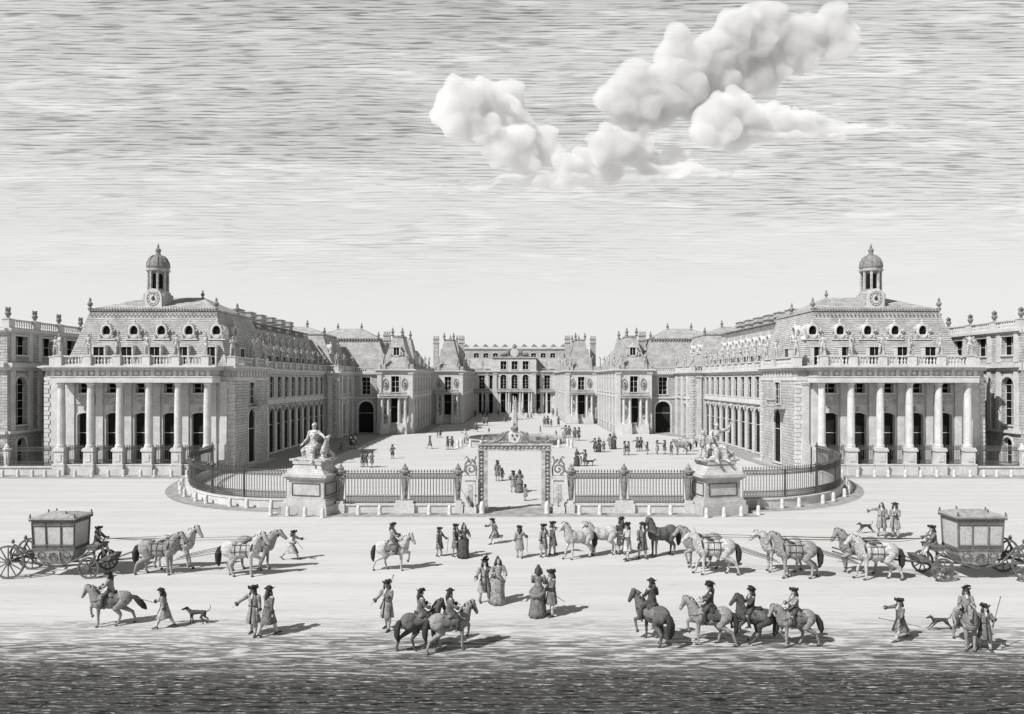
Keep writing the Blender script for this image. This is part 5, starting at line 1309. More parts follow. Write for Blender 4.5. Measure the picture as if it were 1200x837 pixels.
def gate():
    t = thing('entrance_gate', 'ornate open gateway with carved lintel and crowned lily shield in the middle of the railings', 'gate', (0, 52, 0))
    Z = 52
    for sd in (-1, 1):
        q = MB(); a, b = sorted((sd*1.93, sd*2.2)); q.box(a, b, Z-.15, Z+.15, 0, 4.4)
        a, b = sorted((sd*2.53, sd*2.63)); q.box(a, b, Z-.15, Z+.15, 0, 4.4); q.box(*sorted((sd*2.2, sd*2.53)), Z+.02, Z+.1, 0, 4.4); q.box(*sorted((sd*1.9, sd*2.7)), Z-.25, Z+.25, 0, .55)
        for i in range(13): q.ell((sd*2.365, Z-.05, .8+.28*i), (.12, .1, .12 if i % 2 else .07), 6, 5)
        q.part('gate_post', 'trim_stone', t)
        q = MB(); q.box(*sorted((sd*2.72, sd*3.58)), Z-.5, Z+.4, 0, .45); q.box(*sorted((sd*2.78, sd*3.52)), Z-.42, Z+.35, .453, 2.35)
        q.box(*sorted((sd*2.72, sd*3.6)), Z-.5, Z+.42, 2.353, 2.6); q.part('stone_pier', 'pale_stone', t)
        q = MB(); q.box(*sorted((sd*2.98, sd*3.32)), Z-.44, Z-.423, .8, 2.05); q.part('pier_panel', 'trim_stone', t)
        q = MB(); pts = []; cx, cz = sd*3.12, 3.08   # scroll console
        for i in range(22):
            a = i*.42; r_ = .42*(1-i/26); pts.append((cx+sd*r_*math.cos(a-1.2), Z-.05, cz+r_*math.sin(a-1.2)))
        q.tube(pts, [.075]*22, 5); q.tube([(sd*3.3, Z-.05, 2.75), (sd*3.6, Z-.05, 3.0), (sd*3.5, Z-.05, 3.5), (sd*3.25, Z-.05, 3.8), (sd*3.45, Z-.05, 4.0), (sd*3.6, Z-.05, 3.85)], [.06, .07, .08, .07, .06, .04], 5)
        q.tube([(sd*2.75, Z, 2.65), (sd*2.72, Z, 3.2), (sd*2.9, Z, 3.6), (sd*2.75, Z, 4.0)], .06, 5)
        for i in range(6): q.ell((sd*(2.85+.1*i), Z-.03, 3.55+.1*(i % 3)), (.1, .05, .1), 5, 4)
        q.part('scroll_console', 'trophy_stone', t)
    q = MB(); q.box(-2.65, 2.65, Z-.16, Z+.16, 4.403, 4.5); q.box(-2.6, 2.6, Z-.06, Z+.06, 4.503, 4.8); q.box(-2.75, 2.75, Z-.2, Z+.2, 4.803, 4.92)
    for i in range(17): q.ell((-2.4+.3*i, Z-.1, 4.65), (.11, .06, .1 if i % 2 else .06), 6, 4)
    q.part('lintel', 'trim_stone', t)
    q = MB()
    for sd in (-1, 1):
        q.tube([(sd*2.0, Z, 4.95), (sd*1.5, Z, 5.0), (sd*1.05, Z, 5.18), (sd*.8, Z, 5.45), (sd*.6, Z, 5.72), (sd*.38, Z, 5.78)], [.05, .06, .09, .1, .09, .06], 6)
        q.tube([(sd*1.7, Z, 5.0), (sd*1.95, Z, 5.1), (sd*1.85, Z, 5.2), (sd*1.75, Z, 5.12)], .035, 5)
        for k in range(5): q.tube([(sd*(.5+.22*k), Z, 5.0), (sd*(.62+.2*k), Z-.04, 5.28-.05*k), (sd*(.5+.2*k), Z, 5.36-.06*k)], .045, 5)
        q.ell((sd*.88, Z, 5.6), (.12, .07, .16), 6, 5)
        f_ = MB().lathe([(.12, 0), (.15, .1), (.06, .2), (.14, .35), (.1, .45), (.03, .6)], 7, (sd*2.3, Z, 4.923)); q.add(f_.v, f_.f)
    q.ell((0, Z-.02, 4.85), (.3, .1, .12), 8, 5)
    q.part('crest_scrollwork', 'trophy_stone', t)
    s = MB(); s.lathe([(.44, 0), (.44, .1), (.38, .14)], 20); s.xf(Matrix.Translation((0, Z+.02, 5.38)) @ Matrix.Rotation(R(90), 4, 'X') @ Matrix.Diagonal((1, 1.08, 1, 1)))
    sh = s.part('shield', 'pale_stone', t)
    fl = MB(); Y = Z-.15
    def fleur(x, z, k=1.):
        fl.prism([(x, z+.12*k), (x+.03*k, z+.05*k), (x+.018*k, z-.03*k), (x-.018*k, z-.03*k), (x-.03*k, z+.05*k)], Y, Y+.03)
        for s_ in (-1, 1): fl.tube([(x+s_*.02*k, Y+.01, z-.03*k), (x+s_*.05*k, Y+.01, z+.03*k), (x+s_*.085*k, Y+.01, z+.035*k), (x+s_*.09*k, Y+.01, z-.0*k)], .016*k, 4)
        fl.box(x-.06*k, x+.06*k, Y-.005, Y+.032, z-.045*k, z-.02*k)
        fl.prism([(x-.018*k, z-.045*k), (x+.018*k, z-.045*k), (x+.035*k, z-.09*k), (x-.035*k, z-.09*k)], Y, Y+.03)
    fleur(-.15, 5.5); fleur(.15, 5.5); fleur(0, 5.24)
    sub('fleur_de_lis', fl, 'iron', sh, t.location)
    c = MB(); c.lathe([(.22, 0), (.26, .05), (.24, .12), (.3, .2), (.2, .34), (.06, .4), (.1, .48), (.02, .6)], 10, (0, Z, 5.82)); c.part('crown', 'trophy_stone', t)
def pedestal(sd):
    nm = SIDE[sd]; X, Y = sd*14.45, 52.2
    SC = .89
    t = thing('statue_pedestal', 'stepped stone pedestal under the seated statue, %s end of railings%s' % (nm, ', beside the beast statue' if 0 else ''), 'pedestal', (X, Y, 0), sd*15, group='pedestals with seated statue groups')
    q = MB(); lv = [(2.0, 1.55, 0, .62), (1.88, 1.45, .623, .95), (1.75, 1.3, .953, 1.1), (1.55, 1.15, 1.103, 2.38), (1.68, 1.25, 2.383, 2.5), (1.82, 1.4, 2.503, 2.62), (1.95, 1.5, 2.623, 2.82)]
    for a, b, z0, z1 in lv: q.box(-a, a, -b, b, z0, z1)
    q.frus((-1.75, 1.75, -1.35, 1.35), 2.823, (-1.4, 1.4, -1.1, 1.1), 3.1); q.frus((-1.4, 1.4, -1.1, 1.1), 3.1, (-1.15, 1.15, -.95, .95), 3.5); q.box(-1.28, 1.28, -1.05, 1.05, 3.503, 3.72)
    q.part('plinth', 'pedestal_stone', t, org=(0, 0, 0))
    q = MB()
    for s_, (y0, y1) in enumerate(((-1.2, -1.152),)):
        q.box(-1.25, 1.25, y0, y1, 1.28, 1.34); q.box(-1.25, 1.25, y0, y1, 2.14, 2.2); q.box(-1.25, -1.19, y0, y1, 1.343, 2.137); q.box(1.19, 1.25, y0, y1, 1.343, 2.137)
    for a, b in ((-1.6, -1.552), (1.552, 1.6)):
        q.box(a, b, -.9, .9, 1.28, 1.34); q.box(a, b, -.9, .9, 2.14, 2.2); q.box(a, b, -.9, -.84, 1.343, 2.137); q.box(a, b, .84, .9, 1.343, 2.137)
    q.part('panel_moulding', 'iron', t, org=(0, 0, 0))
    for k, (dx, dy) in enumerate(((-1.35, -1.2), (1.35, -1.2), (-1.35, 1.2), (1.35, 1.2))): pass
    t.scale = (SC, SC, 1.)
    # seated group on top
    m = MB(); e = m.cap; K = 1.95
    if sd < 0: P = dict(pelvis=.55, legL=(78, 70, 14), legR=(70, 95, 12), armL=(45, 55, 25, 0), armR=(-5, 25, 50, 0), head=25, lean=-4)
    else: P = dict(pelvis=.58, legL=(78, 75, 10), legR=(72, 60, 12), armL=(120, 40, 60, 0), armR=(55, 30, 30, 0), head=-30, lean=4)
    J = fk(P)
    e(J['pel'], .17, J['waist'], .13); e(J['waist'], .13, J['chest'], .16); e(J['shL'], .075, J['shR'], .075); e(J['neck'], .06, J['head'], .055)
    for s_ in (-1, 1): m.ell(J['chest']+X3(s_*.075, .13, .0), (.06, .06, .06), 7, 5)
    for k in 'LR':
        e(J['hip'+k], .13, J['kne'+k], .1); e(J['kne'+k], .1, J['ank'+k], .07); e(J['ank'+k], .06, J['toe'+k], .04)
        e(J['sh'+k], .068, J['elb'+k], .052); e(J['elb'+k], .05, J['wr'+k], .036); e(J['wr'+k], .042, J['wr'+k]+J['hd'+k]*.11, .026)
    m.ell(J['head']+X3(0, 0, .02), (.085, .1, .115), 10, 7); m.ell(J['head']+X3(0, -.06, .07), (.09, .08, .08), 8, 6)
    # rock seat, drapery over the knees, companion figure
    m.ell((0, .12, .22), (.34, .3, .3), 9, 6); m.ell((0, .3, .3), (.28, .2, .3), 9, 6); m.ell((.1, -.05, .1), (.5, .4, .12), 9, 5)
    for i in range(6):
        a = J['kneL'].lerp(J['kneR'], i/5)+X3(0, -.05, .02); e(a, .06, a+X3((i-2.5)*.05, -.02, -.42), .08, 7)
        e(J['pel'].lerp(a, .4)+X3(0, 0, .08), .07, a, .07, 7)
    if sd < 0:                                  # eagle-like beast at her left
        e((.42, -.1, .15), .14, (.55, -.15, .5), .12); e((.55, -.15, .5), .11, (.68, -.2, .82), .07); e((.68, -.2, .85), .075, (.80, -.24, .95), .03); e((.5, 0, .45), .1, (.75, .1, .2), .06)
        e((.6, -.05, .5), .08, (.45, .05, .8), .05); e((.5, -.25, .1), .08, (.62, -.38, .05), .05)
    else:                                       # standing child at her right
        C = fk(dict(legL=(5, 8, 5), legR=(-4, 0, 5), armL=(70, 60, 20, 0), armR=(0, 10, 20, 0), head=20)); o = Vector((-.62, -.2, .02)); k = .62
        def c(a): return C[a]*k+o
        e(c('pel'), .085, c('chest'), .09); e(c('shL'), .045, c('shR'), .045); m.ell(c('head'), (.075, .08, .09), 8, 6); e(c('neck'), .04, c('head'), .04)
        for q_ in 'LR': e(c('hip'+q_), .065, c('kne'+q_), .045); e(c('kne'+q_), .042, c('ank'+q_), .03); e(c('sh'+q_), .04, c('wr'+q_), .025); e(c('ank'+q_), .035, c('toe'+q_), .025)
        e((.35, .1, .5), .05, (.62, -.1, .25), .09); e((.5, -.3, .1), .12, (.3, -.35, .1), .1); e(J['wrL'], .03, J['wrL']+Vector((-.1, 0, -.35)), .05)
    m.box(-.72, .72, -.5, .5, 0, .08)
    me = remesh(m, .024, 1).mesh('statue', True)
    o = link('seated_statue', me, 'statue_stone', None, (X, Y, 3.72), sd*15); o.scale = (K,)*3
    prop(o, 'seated stone woman %s on the %s pedestal' % ('with arm stretched over a crouching beast' if sd < 0 else 'with raised arm and a standing child beside her', nm), 'statue', 'seated statue groups on the forecourt pedestals')
for sd in (-1, 1):
    straight_fence(sd); curved_fence(sd); portico_fence(sd); pedestal(sd)
gate()
# ---------------------------------------------------------------- bollards
bm_ = MB().lathe([(.17, 0), (.17, .06), (.15, .1), (.14, .5), (.12, .62), (.07, .69), (.01, .71)], 10).mesh('bollard', True)
NB = [0]
def bollard(label, x, y, s=1.):
    o = link('bollard', bm_, 'pale_stone', None, (x, y, 0)); o.scale = (s,)*3
    prop(o, label, 'bollard', 'stone bollards along the railings and porticoes')
for sd in (-1, 1):
    nm = SIDE[sd]
    for i, u_ in enumerate((76, 100, 158, 183)):
        bollard('stone bollard before the straight %s railing, %s from the gate' % (nm, ORD[i]), sd*u_*51/850, 51.)
    bollard('stone bollard at the foot of the %s gate post' % nm, sd*2.3, 51.4, 1.25)
    for i, u_ in enumerate((214, 234, 254, 274)):
        a = (u_-241)/850*50; c, s_ = math.cos(R(sd*15)), math.sin(R(sd*15)); lx_, ly_ = (a*1.15)*sd, -1.95
        bollard('stone bollard against the %s statue pedestal, %s from its inner corner' % (nm, ORD[i]), sd*14.45+c*lx_-s_*ly_, 52.2+s_*lx_+c*ly_, .98)
    for i, tt in enumerate((.04, .13, .20, .32, .39, .50, .57, .67, .75, .83, .90)):
        p = curve_pts(.75, 1, tt, 1)[0]; bollard('stone bollard outside the curved %s railing, %s from the pedestal' % (nm, ORD[i]), sd*p[0], p[1])
    for i, u_ in enumerate((384, 402, 422, 438, 458, 476, 495, 515, 534, 550, 565, 582, 600)):
        L_ = ORD+['twelfth', 'thirteenth']
        bollard('stone bollard at the foot of the %s portico wall, %s from the railing curve' % (nm, L_[i]), sd*u_*70.9/850, 70.9, 1.)
# ---------------------------------------------------------------- fountain
def fountain():
    t = thing('fountain', 'round stone basin with a tall water jet in the middle of the court', 'fountain', (0, 110, 0)); cy = 110
    q = MB(); q.lathe([(7.4, 0), (7.4, .1), (7.2, .12), (7.2, .62), (7.45, .65), (7.45, .8), (6.95, .8), (6.95, .3)], 48, (0, cy, 0)); q.part('basin', 'trim_stone', t)
    q = MB(); n = 40; q.add([(6.97*math.cos(2*math.pi*i/n), cy+6.97*math.sin(2*math.pi*i/n), .55) for i in range(n)], [tuple(range(n))]); q.part('water_surface', 'pool_water', t)
    q = MB(); q.lathe([(.8, 0), (.9, .3), (.4, .6), (.3, 1.0), (.5, 1.2)], 10, (0, cy, .5)); q.part('nozzle', 'trophy_stone', t)
    m = MB(); random.seed(3)
    for i in range(16):
        a = random.random()*6.28; r_ = .1+.25*random.random(); h = 7.2-random.random()*2.0; c = Vector((r_*math.cos(a)*.5, cy+r_*math.sin(a)*.5, 0))
        m.tube([c+Vector((0, 0, 1.2)), c+Vector((.1*math.cos(a), .1*math.sin(a), h*.6)), c+Vector((.12*math.cos(a), .12*math.sin(a), h)), c+Vector((.24*math.cos(a), .24*math.sin(a), h*.75)), c+Vector((.34*math.cos(a), .34*math.sin(a), h*.35)), c+Vector((.42*math.cos(a), .42*math.sin(a), .6))], [.1, .1, .08, .06, .045, .03], 5)
    m.part('water_jet', 'water_jet', t, smooth=True)
    for sd in (-1, 1):
        o = link('fountain_statue', statue_mesh(1 if sd < 0 else 3), 'statue_stone', None, (sd*7.3, cy-3., .0), 30*sd); o.scale = (1.25,)*3
        prop(o, 'leaning stone figure at the %s rim of the fountain basin' % SIDE[sd], 'statue', 'figures beside the fountain')
        for k, (dx, dy) in enumerate(((7.6, -6.6), (7.9, -9.3), (6.2, -8.3), (4.6, -9.6))):
            bollard('low bollard near the fountain, %s side, %s in its short row' % (SIDE[sd], ORD[k]), sd*dx, cy+dy, 1.6)
fountain()
# ================================================================ people in the place
PO = {
 'stand': dict(legL=(3, 2, 4), legR=(-3, 3, 5), armL=(8, 12, 25, 0), armR=(4, 12, 15, 0)),
 'stand2': dict(legL=(8, 10, 6), legR=(-4, 2, 4), armL=(25, 15, 80, 50), armR=(0, 15, 20, 0), head=15),
 'akimbo': dict(legL=(5, 4, 6), legR=(-5, 3, 6), armL=(-15, 40, 75, 70), armR=(10, 12, 30, 0), head=-10),
 'walk': dict(legL=(24, 6, 3), legR=(-18, 16, 3), armL=(-18, 8, 12, 0), armR=(25, 8, 25, 0), lean=4),
 'walk2': dict(legL=(-20, 14, 3), legR=(22, 5, 3), armL=(25, 10, 30, 0), armR=(-15, 8, 15, 0), lean=3),
 'lunge': dict(legL=(38, 22, 3), legR=(-32, 18, 3), armL=(60, 15, 25, 0), armR=(20, 20, 70, 20), lean=14),
 'run': dict(legL=(40, 30, 3), legR=(-28, 62, 3), armL=(-35, 12, 60, 0), armR=(50, 15, 50, 0), lean=14),
 'pointR': dict(legL=(14, 4, 5), legR=(-10, 6, 5), armL=(0, 10, 20, 0), armR=(62, 45, 12, 0), head=-25),
 'pointF': dict(legL=(26, 8, 3), legR=(-30, 12, 3), armL=(20, 12, 30, 0), armR=(82, 8, 6, 0), lean=3),
 'pointS': dict(legL=(6, 4, 5), legR=(-4, 6, 5), armL=(0, 10, 20, 0), armR=(30, 78, 5, 0), head=-40),
 'cane': dict(legL=(6, 4, 4), legR=(-5, 4, 4), armL=(32, 18, 22, 0), armR=(0, 12, 20, 0)),
 'cane2': dict(legL=(10, 6, 5), legR=(-6, 4, 4), armL=(10, 12, 20, 0), armR=(38, 18, 30, 0), head=-12),
 'musket': dict(legL=(10, 4, 6), legR=(-8, 4, 6), armL=(20, 14, 110, 20), armR=(28, 25, 20, 0), head=10),
 'lead': dict(legL=(8, 6, 4), legR=(-6, 4, 4), armL=(75, 10, 25, 0), armR=(10, 12, 30, 0)),
 'lady': dict(legL=(2, 2, 3), legR=(-2, 2, 3), armL=(20, 12, 75, 50), armR=(18, 12, 70, 50)),
 'lady2': dict(legL=(2, 2, 3), legR=(-2, 2, 3), armL=(10, 20, 60, 30), armR=(28, 18, 85, 30), head=15),
 'ride': dict(pelvis=1.60, legL=(52, 62, 30), legR=(52, 62, 30), armL=(32, 8, 42, 20), armR=(30, 8, 48, 20)),
 'rideT': dict(pelvis=1.60, legL=(48, 60, 30), legR=(48, 60, 30), armL=(30, 8, 45, 20), armR=(15, 20, 60, 10), head=28),
 'rideB': dict(pelvis=1.60, legL=(48, 60, 32), legR=(48, 60, 32), armL=(30, 8, 45, 20), armR=(10, 28, 60, 20), head=-20, baldric=1),
 'drive': dict(pelvis=0., legL=(72, 48, 8), legR=(66, 55, 8), armL=(45, 10, 30, 15), armR=(48, 10, 25, 15), lean=8, hat='tricorne'),
 'crouch': dict(legL=(75, 100, 8), legR=(50, 90, 8), armL=(60, 10, 30, 0), armR=(40, 10, 40, 0), lean=35),
 'plumed': dict(legL=(10, 4, 6), legR=(-8, 4, 6), armL=(10, 14, 30, 10), armR=(28, 25, 20, 0), head=-15, hat='plume', baldric=1),
 'fat': dict(legL=(8, 6, 7), legR=(-8, 4, 7), armL=(5, 25, 40, 30), armR=(30, 30, 30, 0), baldric=1, flare=.3),
}
def pose(n, **k): d = dict(PO[n]); d.update(k); return d
SWORD = MB().tube([(.17, -.05, .93), (.21, .1, .82), (.26, .45, .55)], [.02, .014, .01], 5).mesh('sword')
def P_(label, px, py, h, rz, pn, dress, group=None, sword=False, **kw):
    """person whose feet stand at photo pixel (px, py) and who is h photo pixels tall"""
    p = pose(pn, **kw); parts = make_person(p, dress); hh = 1.86 if dress[0] != 'lady' else 1.76
    s = h*HC/(py-HY)/hh; X, Y = W(px, py)
    t = place_person(label, (X, Y), rz, parts, s, group)
    if sword: link('sword', with_mat(SWORD, 'leather'), None, t)
    return t, p, s, (X, Y), rz
def held(rec, name, label, cat, hand, up, down, fwd=0., side=0., r=.013, material='wood', tip=None):
    """rod through a hand: up/down lengths, tilting fwd/side"""
    t, p, s, (X, Y), rz = rec; J = fk(p); w = J['wr'+hand]+J['hd'+hand]*.08
    d = X3(side, fwd, 1).normalized(); me = MB().tube([w-d*down, w+d*up], r, 6)
    if name == 'musket': me.tube([w-d*down, w-d*(down*.3)], [.04, .022], 6)
    me.tube([w+d*(up-.04), w+d*up], r*1.7, 6)
    o = link(name, me.mesh(name), material, None, (X, Y, t.location.z), rz); o.scale = (s,)*3
    return prop(o, label, cat)
MAN = lambda a, b='cloth_mid', c='cloth_pale': ('man', a, b, c)
LADY = lambda a: ('lady', a)
D, G, Mi, Pa, Bk = 'cloth_dark', 'cloth_grey', 'cloth_mid', 'cloth_pale', 'cloth_black'
# ---------------------------------------------------------------- horses with riders
def mounted(hl, rl, px, py, rz, hp, rp, coat, top, pl=Mi, sd_cloth=G, hatk=None):
    """top = photo pixels from hooves to hat"""
    s = top*HC/(py-HY)/2.70; X, Y = W(px, py); hp = dict(hp); hp['coat'] = coat; hp['gear'] = 'saddle'; hp['cloth'] = sd_cloth
    place_horse(hl, (X, Y), rz, hp, s, 'ridden horses in the forecourt')
    p = dict(rp)
    if hatk: p['hat'] = hatk
    parts = make_person(p, ('rider', pl, D, D))
    place_person(rl, (X, Y), rz, parts, s, 'riders in the forecourt')
PR = ('raise', 'stand', 'back', 'fwd')
arch = dict(neck=(.95, 1.80), muz=(1.17, 1.34)); 
mounted('pale grey horse trotting right with one foreleg lifted, alone beyond the strollers', 'rider in light coat with raised cane on the lone grey horse', 460, 668, 90, dict(arch, legs=('high', 'stand', 'fwd', 'back')), PO['ride'], 'coat_white', 61, Mi)
mounted('horse prancing left at the far left below the coach, tail streaming', 'rider bending forward on the horse below the left coach', 130, 733, -76, dict(arch, legs=('stand', 'high', 'fwd', 'back'), tail=1.), pose('ride', lean=6, head=10), 'coat_grey', 70, Mi)
mounted('farther dark horse of the two walking abreast to the right', 'rider seen half from behind on the farther horse of the pair', 493, 760, 118, dict(arch, legs=('fwd', 'stand', 'back', 'fwd'), turn=12), PO['rideB'], 'coat_bay', 77, G)
mounted('nearer stout horse of the two walking abreast, one foreleg raised', 'rider with a baldric on the nearer horse of the pair', 527, 762, 112, dict(arch, legs=('high', 'stand', 'fwd', 'back')), pose('rideB', head=15), 'coat_grey', 79, G, G, 'tricorne')
mounted('dappled horse seen from behind, head turned left', 'rider in wide hat seen from behind, on the dappled horse', 764, 753, -148, dict(arch, legs=('raise', 'stand', 'stand', 'fwd'), turn=30, neck=(.9, 1.78), muz=(1.1, 1.36)), pose('rideB', head=20), 'coat_bay', 82, D)
mounted('leading horse of three riders going left, foreleg raised high', 'foremost of the three riders going left, in wide plumed hat', 832, 755, -98, dict(arch, legs=('stand', 'high', 'back', 'fwd')), pose('ride', head=12), 'coat_grey', 79, D, D, 'plume')
mounted('dark horse gathering to rear between two other riders', 'middle of the three riders going left, on the rearing dark horse', 880, 756, -84, dict(arch, legs=('bent', 'high', 'under', 'under'), pitch=14, tail=.2), pose('ride', head=-25, lean=-3), 'coat_dark', 74, D, G, 'plume')
mounted('pale horse walking left behind two other riders', 'last of the three riders going left, in short hat', 932, 757, -82, dict(neck=(1.0, 1.7), muz=(1.2, 1.28), legs=('stand', 'bent', 'back', 'fwd'), tail=.4), pose('ride', lean=4), 'coat_grey', 75, Mi)
mounted('horse seen from the front at the right edge beside a standing man', 'plumed rider facing forward on the horse at the right edge', 1132, 758, -14, dict(arch, legs=('stand', 'stand', 'fwd', 'back'), turn=-20, neck=(.85, 1.82), muz=(1.0, 1.40)), pose('rideT', head=-20), 'coat_grey', 77, Mi, G, 'plume')
X, Y = W(460, 668)
# led horses in the middle
def loose(lbl, px, py, rz, coat, hpx, legs=('stand',)*4, **k):
    s = hpx*HC/(py-HY)/1.95; X, Y = W(px, py); return place_horse(lbl, (X, Y), rz, dict(legs=legs, coat=coat, gear='none', **k), s, 'unridden horses held by grooms')
loose('white horse held by two men, head up, left of the group', 678, 654, -62, 'coat_white', 44, ('stand', 'fwd', 'stand', 'back'), neck=(.9, 1.85), muz=(1.2, 1.5))
loose('larger white horse standing behind the first, rump to the right', 706, 650, -80, 'coat_white', 43, neck=(1.0, 1.7), muz=(1.25, 1.35), turn=10)
loose('dark saddle horse standing right, held by a man in long coat', 776, 651, -66, 'coat_bay', 45, neck=(.85, 1.9), muz=(1.1, 1.52))
loose('small horse beyond the railing on the right of the court', 799, 533, -80, 'coat_grey', 21, neck=(1.0, 1.6), muz=(1.3, 1.3))
loose('second small court horse half hidden behind the first', 806, 529, -95, 'coat_white', 19, neck=(1.0, 1.6), muz=(1.3, 1.3))
# ---------------------------------------------------------------- walking people, forecourt
r = P_('man striding right behind the left team, arm stretched, stick over shoulder', 341, 656, 38, 80, 'lunge', MAN(Pa, Pa), 'men on foot in the forecourt'); held(r, 'stick', 'thin stick held by the man striding right by the left team', 'stick', 'R', .7, .5, -.9, 0)
r = P_('man with walking cane standing right of the lone grey horse', 515, 652, 35, 60, 'cane', MAN(G), 'men on foot in the forecourt'); held(r, 'walking_cane', 'cane of the man standing right of the lone grey horse', 'cane', 'L', .15, .85, .1)
P_('man in dark coat with sword, left of a close talking pair', 534, 652, 39, 60, 'akimbo', MAN(G, G), 'men on foot in the forecourt', True)
P_('woman in dark gown close beside the man with sword', 543.5, 654, 40, 20, 'lady2', LADY(D), 'women in the forecourt')
P_('man running left just below the gate, one leg lifted behind', 580, 637, 33, -60, 'run', MAN(G), 'men on foot in the forecourt', lean=16)
r = P_('man seen from behind leaning on a cane, below the gate opening', 609, 654, 39, 170, 'cane2', MAN(Mi, Mi), 'men on foot in the forecourt'); held(r, 'walking_cane', 'cane of the man seen from behind below the gate', 'cane', 'R', .1, .85, .1)
P_('stout plumed gentleman with baldric facing forward, left of a lady', 568, 707, 54, 15, 'fat', MAN(Mi, G), 'men on foot in the forecourt', True, hat='plume')
P_('lady in tight waisted gown beside the stout plumed gentleman', 583.5, 708, 54, 10, 'lady2', LADY(Mi), 'women in the forecourt')
P_('lady in dark bodice seen from behind in a long gown', 631, 721, 57, 160, 'lady', LADY(G), 'women in the forecourt')
P_('gentleman in knee long coat at the side of the dark bodiced lady', 646.5, 722, 56, -65, 'stand2', MAN(G, G), 'men on foot in the forecourt', True)
r = P_('soldier with musket, left of the two riders abreast', 454, 738, 60, -30, 'musket', MAN(Mi, G), 'men on foot in the forecourt'); held(r, 'musket', 'musket shouldered by the soldier left of two riders', 'musket', 'L', .75, .5, -.35, .25, .016)
P_('man holding the white horse, left one of two grooms', 637, 653, 40, 40, 'stand2', MAN(Mi, G), 'grooms with the led horses')
P_('groom in pale coat beside the white horse head', 647.5, 650, 40, 60, 'lead', MAN(Pa, G), 'grooms with the led horses')
P_('dark dressed man behind the white horses rump', 728, 650, 45, 200, 'stand', MAN(D, D), 'grooms with the led horses')
P_('man in pale long coat with hands joined, right of the white horses', 735, 657, 46, -70, 'stand2', MAN(Pa, G), 'grooms with the led horses')
P_('man in long dark coat reaching back to hold the dark saddle horse', 753, 655, 44, 10, 'akimbo', MAN(G, G), 'grooms with the led horses', armL=(30, 70, 10, 0))
r = P_('groom leaning forward with a rod behind the leftmost rider', 193, 736, 49, -80, 'walk', MAN(Mi, Pa), 'men on foot in the forecourt', lean=10, armR=(40, 10, 35, 0)); held(r, 'rod', 'long rod carried by the groom behind the leftmost rider', 'rod', 'R', 1.0, .1, 3., 0)
P_('man in wide hat stretching his hand left, front pair at lower left', 297, 744, 60, -5, 'pointR', MAN(Mi, Pa), 'men on foot in the forecourt', armR=(25, 55, 10, 0))
P_('man in dark coat turned away, right one of the lower left pair', 314.5, 745, 60, 150, 'walk2', MAN(G, G), 'men on foot in the forecourt')
r = P_('man pointing left with arm out, staff across, near the right dog', 1055, 751, 53, -78, 'pointF', MAN(G, Mi), 'men on foot in the forecourt'); held(r, 'staff', 'long staff held level by the man pointing left', 'staff', 'L', .9, 1.1, 4., 0)
r = P_('soldier with musket beside the front facing horse at right edge', 1154, 762, 56, -8, 'musket', MAN(G, G), 'men on foot in the forecourt'); held(r, 'musket', 'musket of the soldier at the right edge', 'musket', 'L', .85, .4, -.2, .35, .016)
P_('man pointing left above the right team, hatless', 1033, 629, 42, -20, 'pointS', ('bare', Mi, Mi, Pa), 'men on foot in the forecourt')
P_('man with hat facing left beside the hatless pointing man', 1049, 630, 42, -50, 'stand2', MAN(Mi, Pa), 'men on foot in the forecourt')
r = P_('sentry with musket at the left gate pier', 553, 601, 30, 15, 'musket', MAN(G, Pa), 'sentries at the gate'); held(r, 'musket', 'musket of the left gate sentry', 'musket', 'R', .9, .3, -.2, -.5, .016)
P_('sentry in pale long coat at the right gate pier', 654.5, 601, 30, -10, 'akimbo', MAN(Pa, Pa), 'sentries at the gate')
place_dog('dark spotted hound trotting left between groom and lower left pair', W(231, 731), -90, False, .95)
place_dog('hound running left beside the front facing horse at right', W(1101, 739), -84, True, .85)
place_dog('hound leaping left beside the two men above the right team', W(1014, 625), -75, True, 1.0)
place_dog('tiny dog beside two women and a child inside the railings', W(692, 546), 90, False, 1.1)
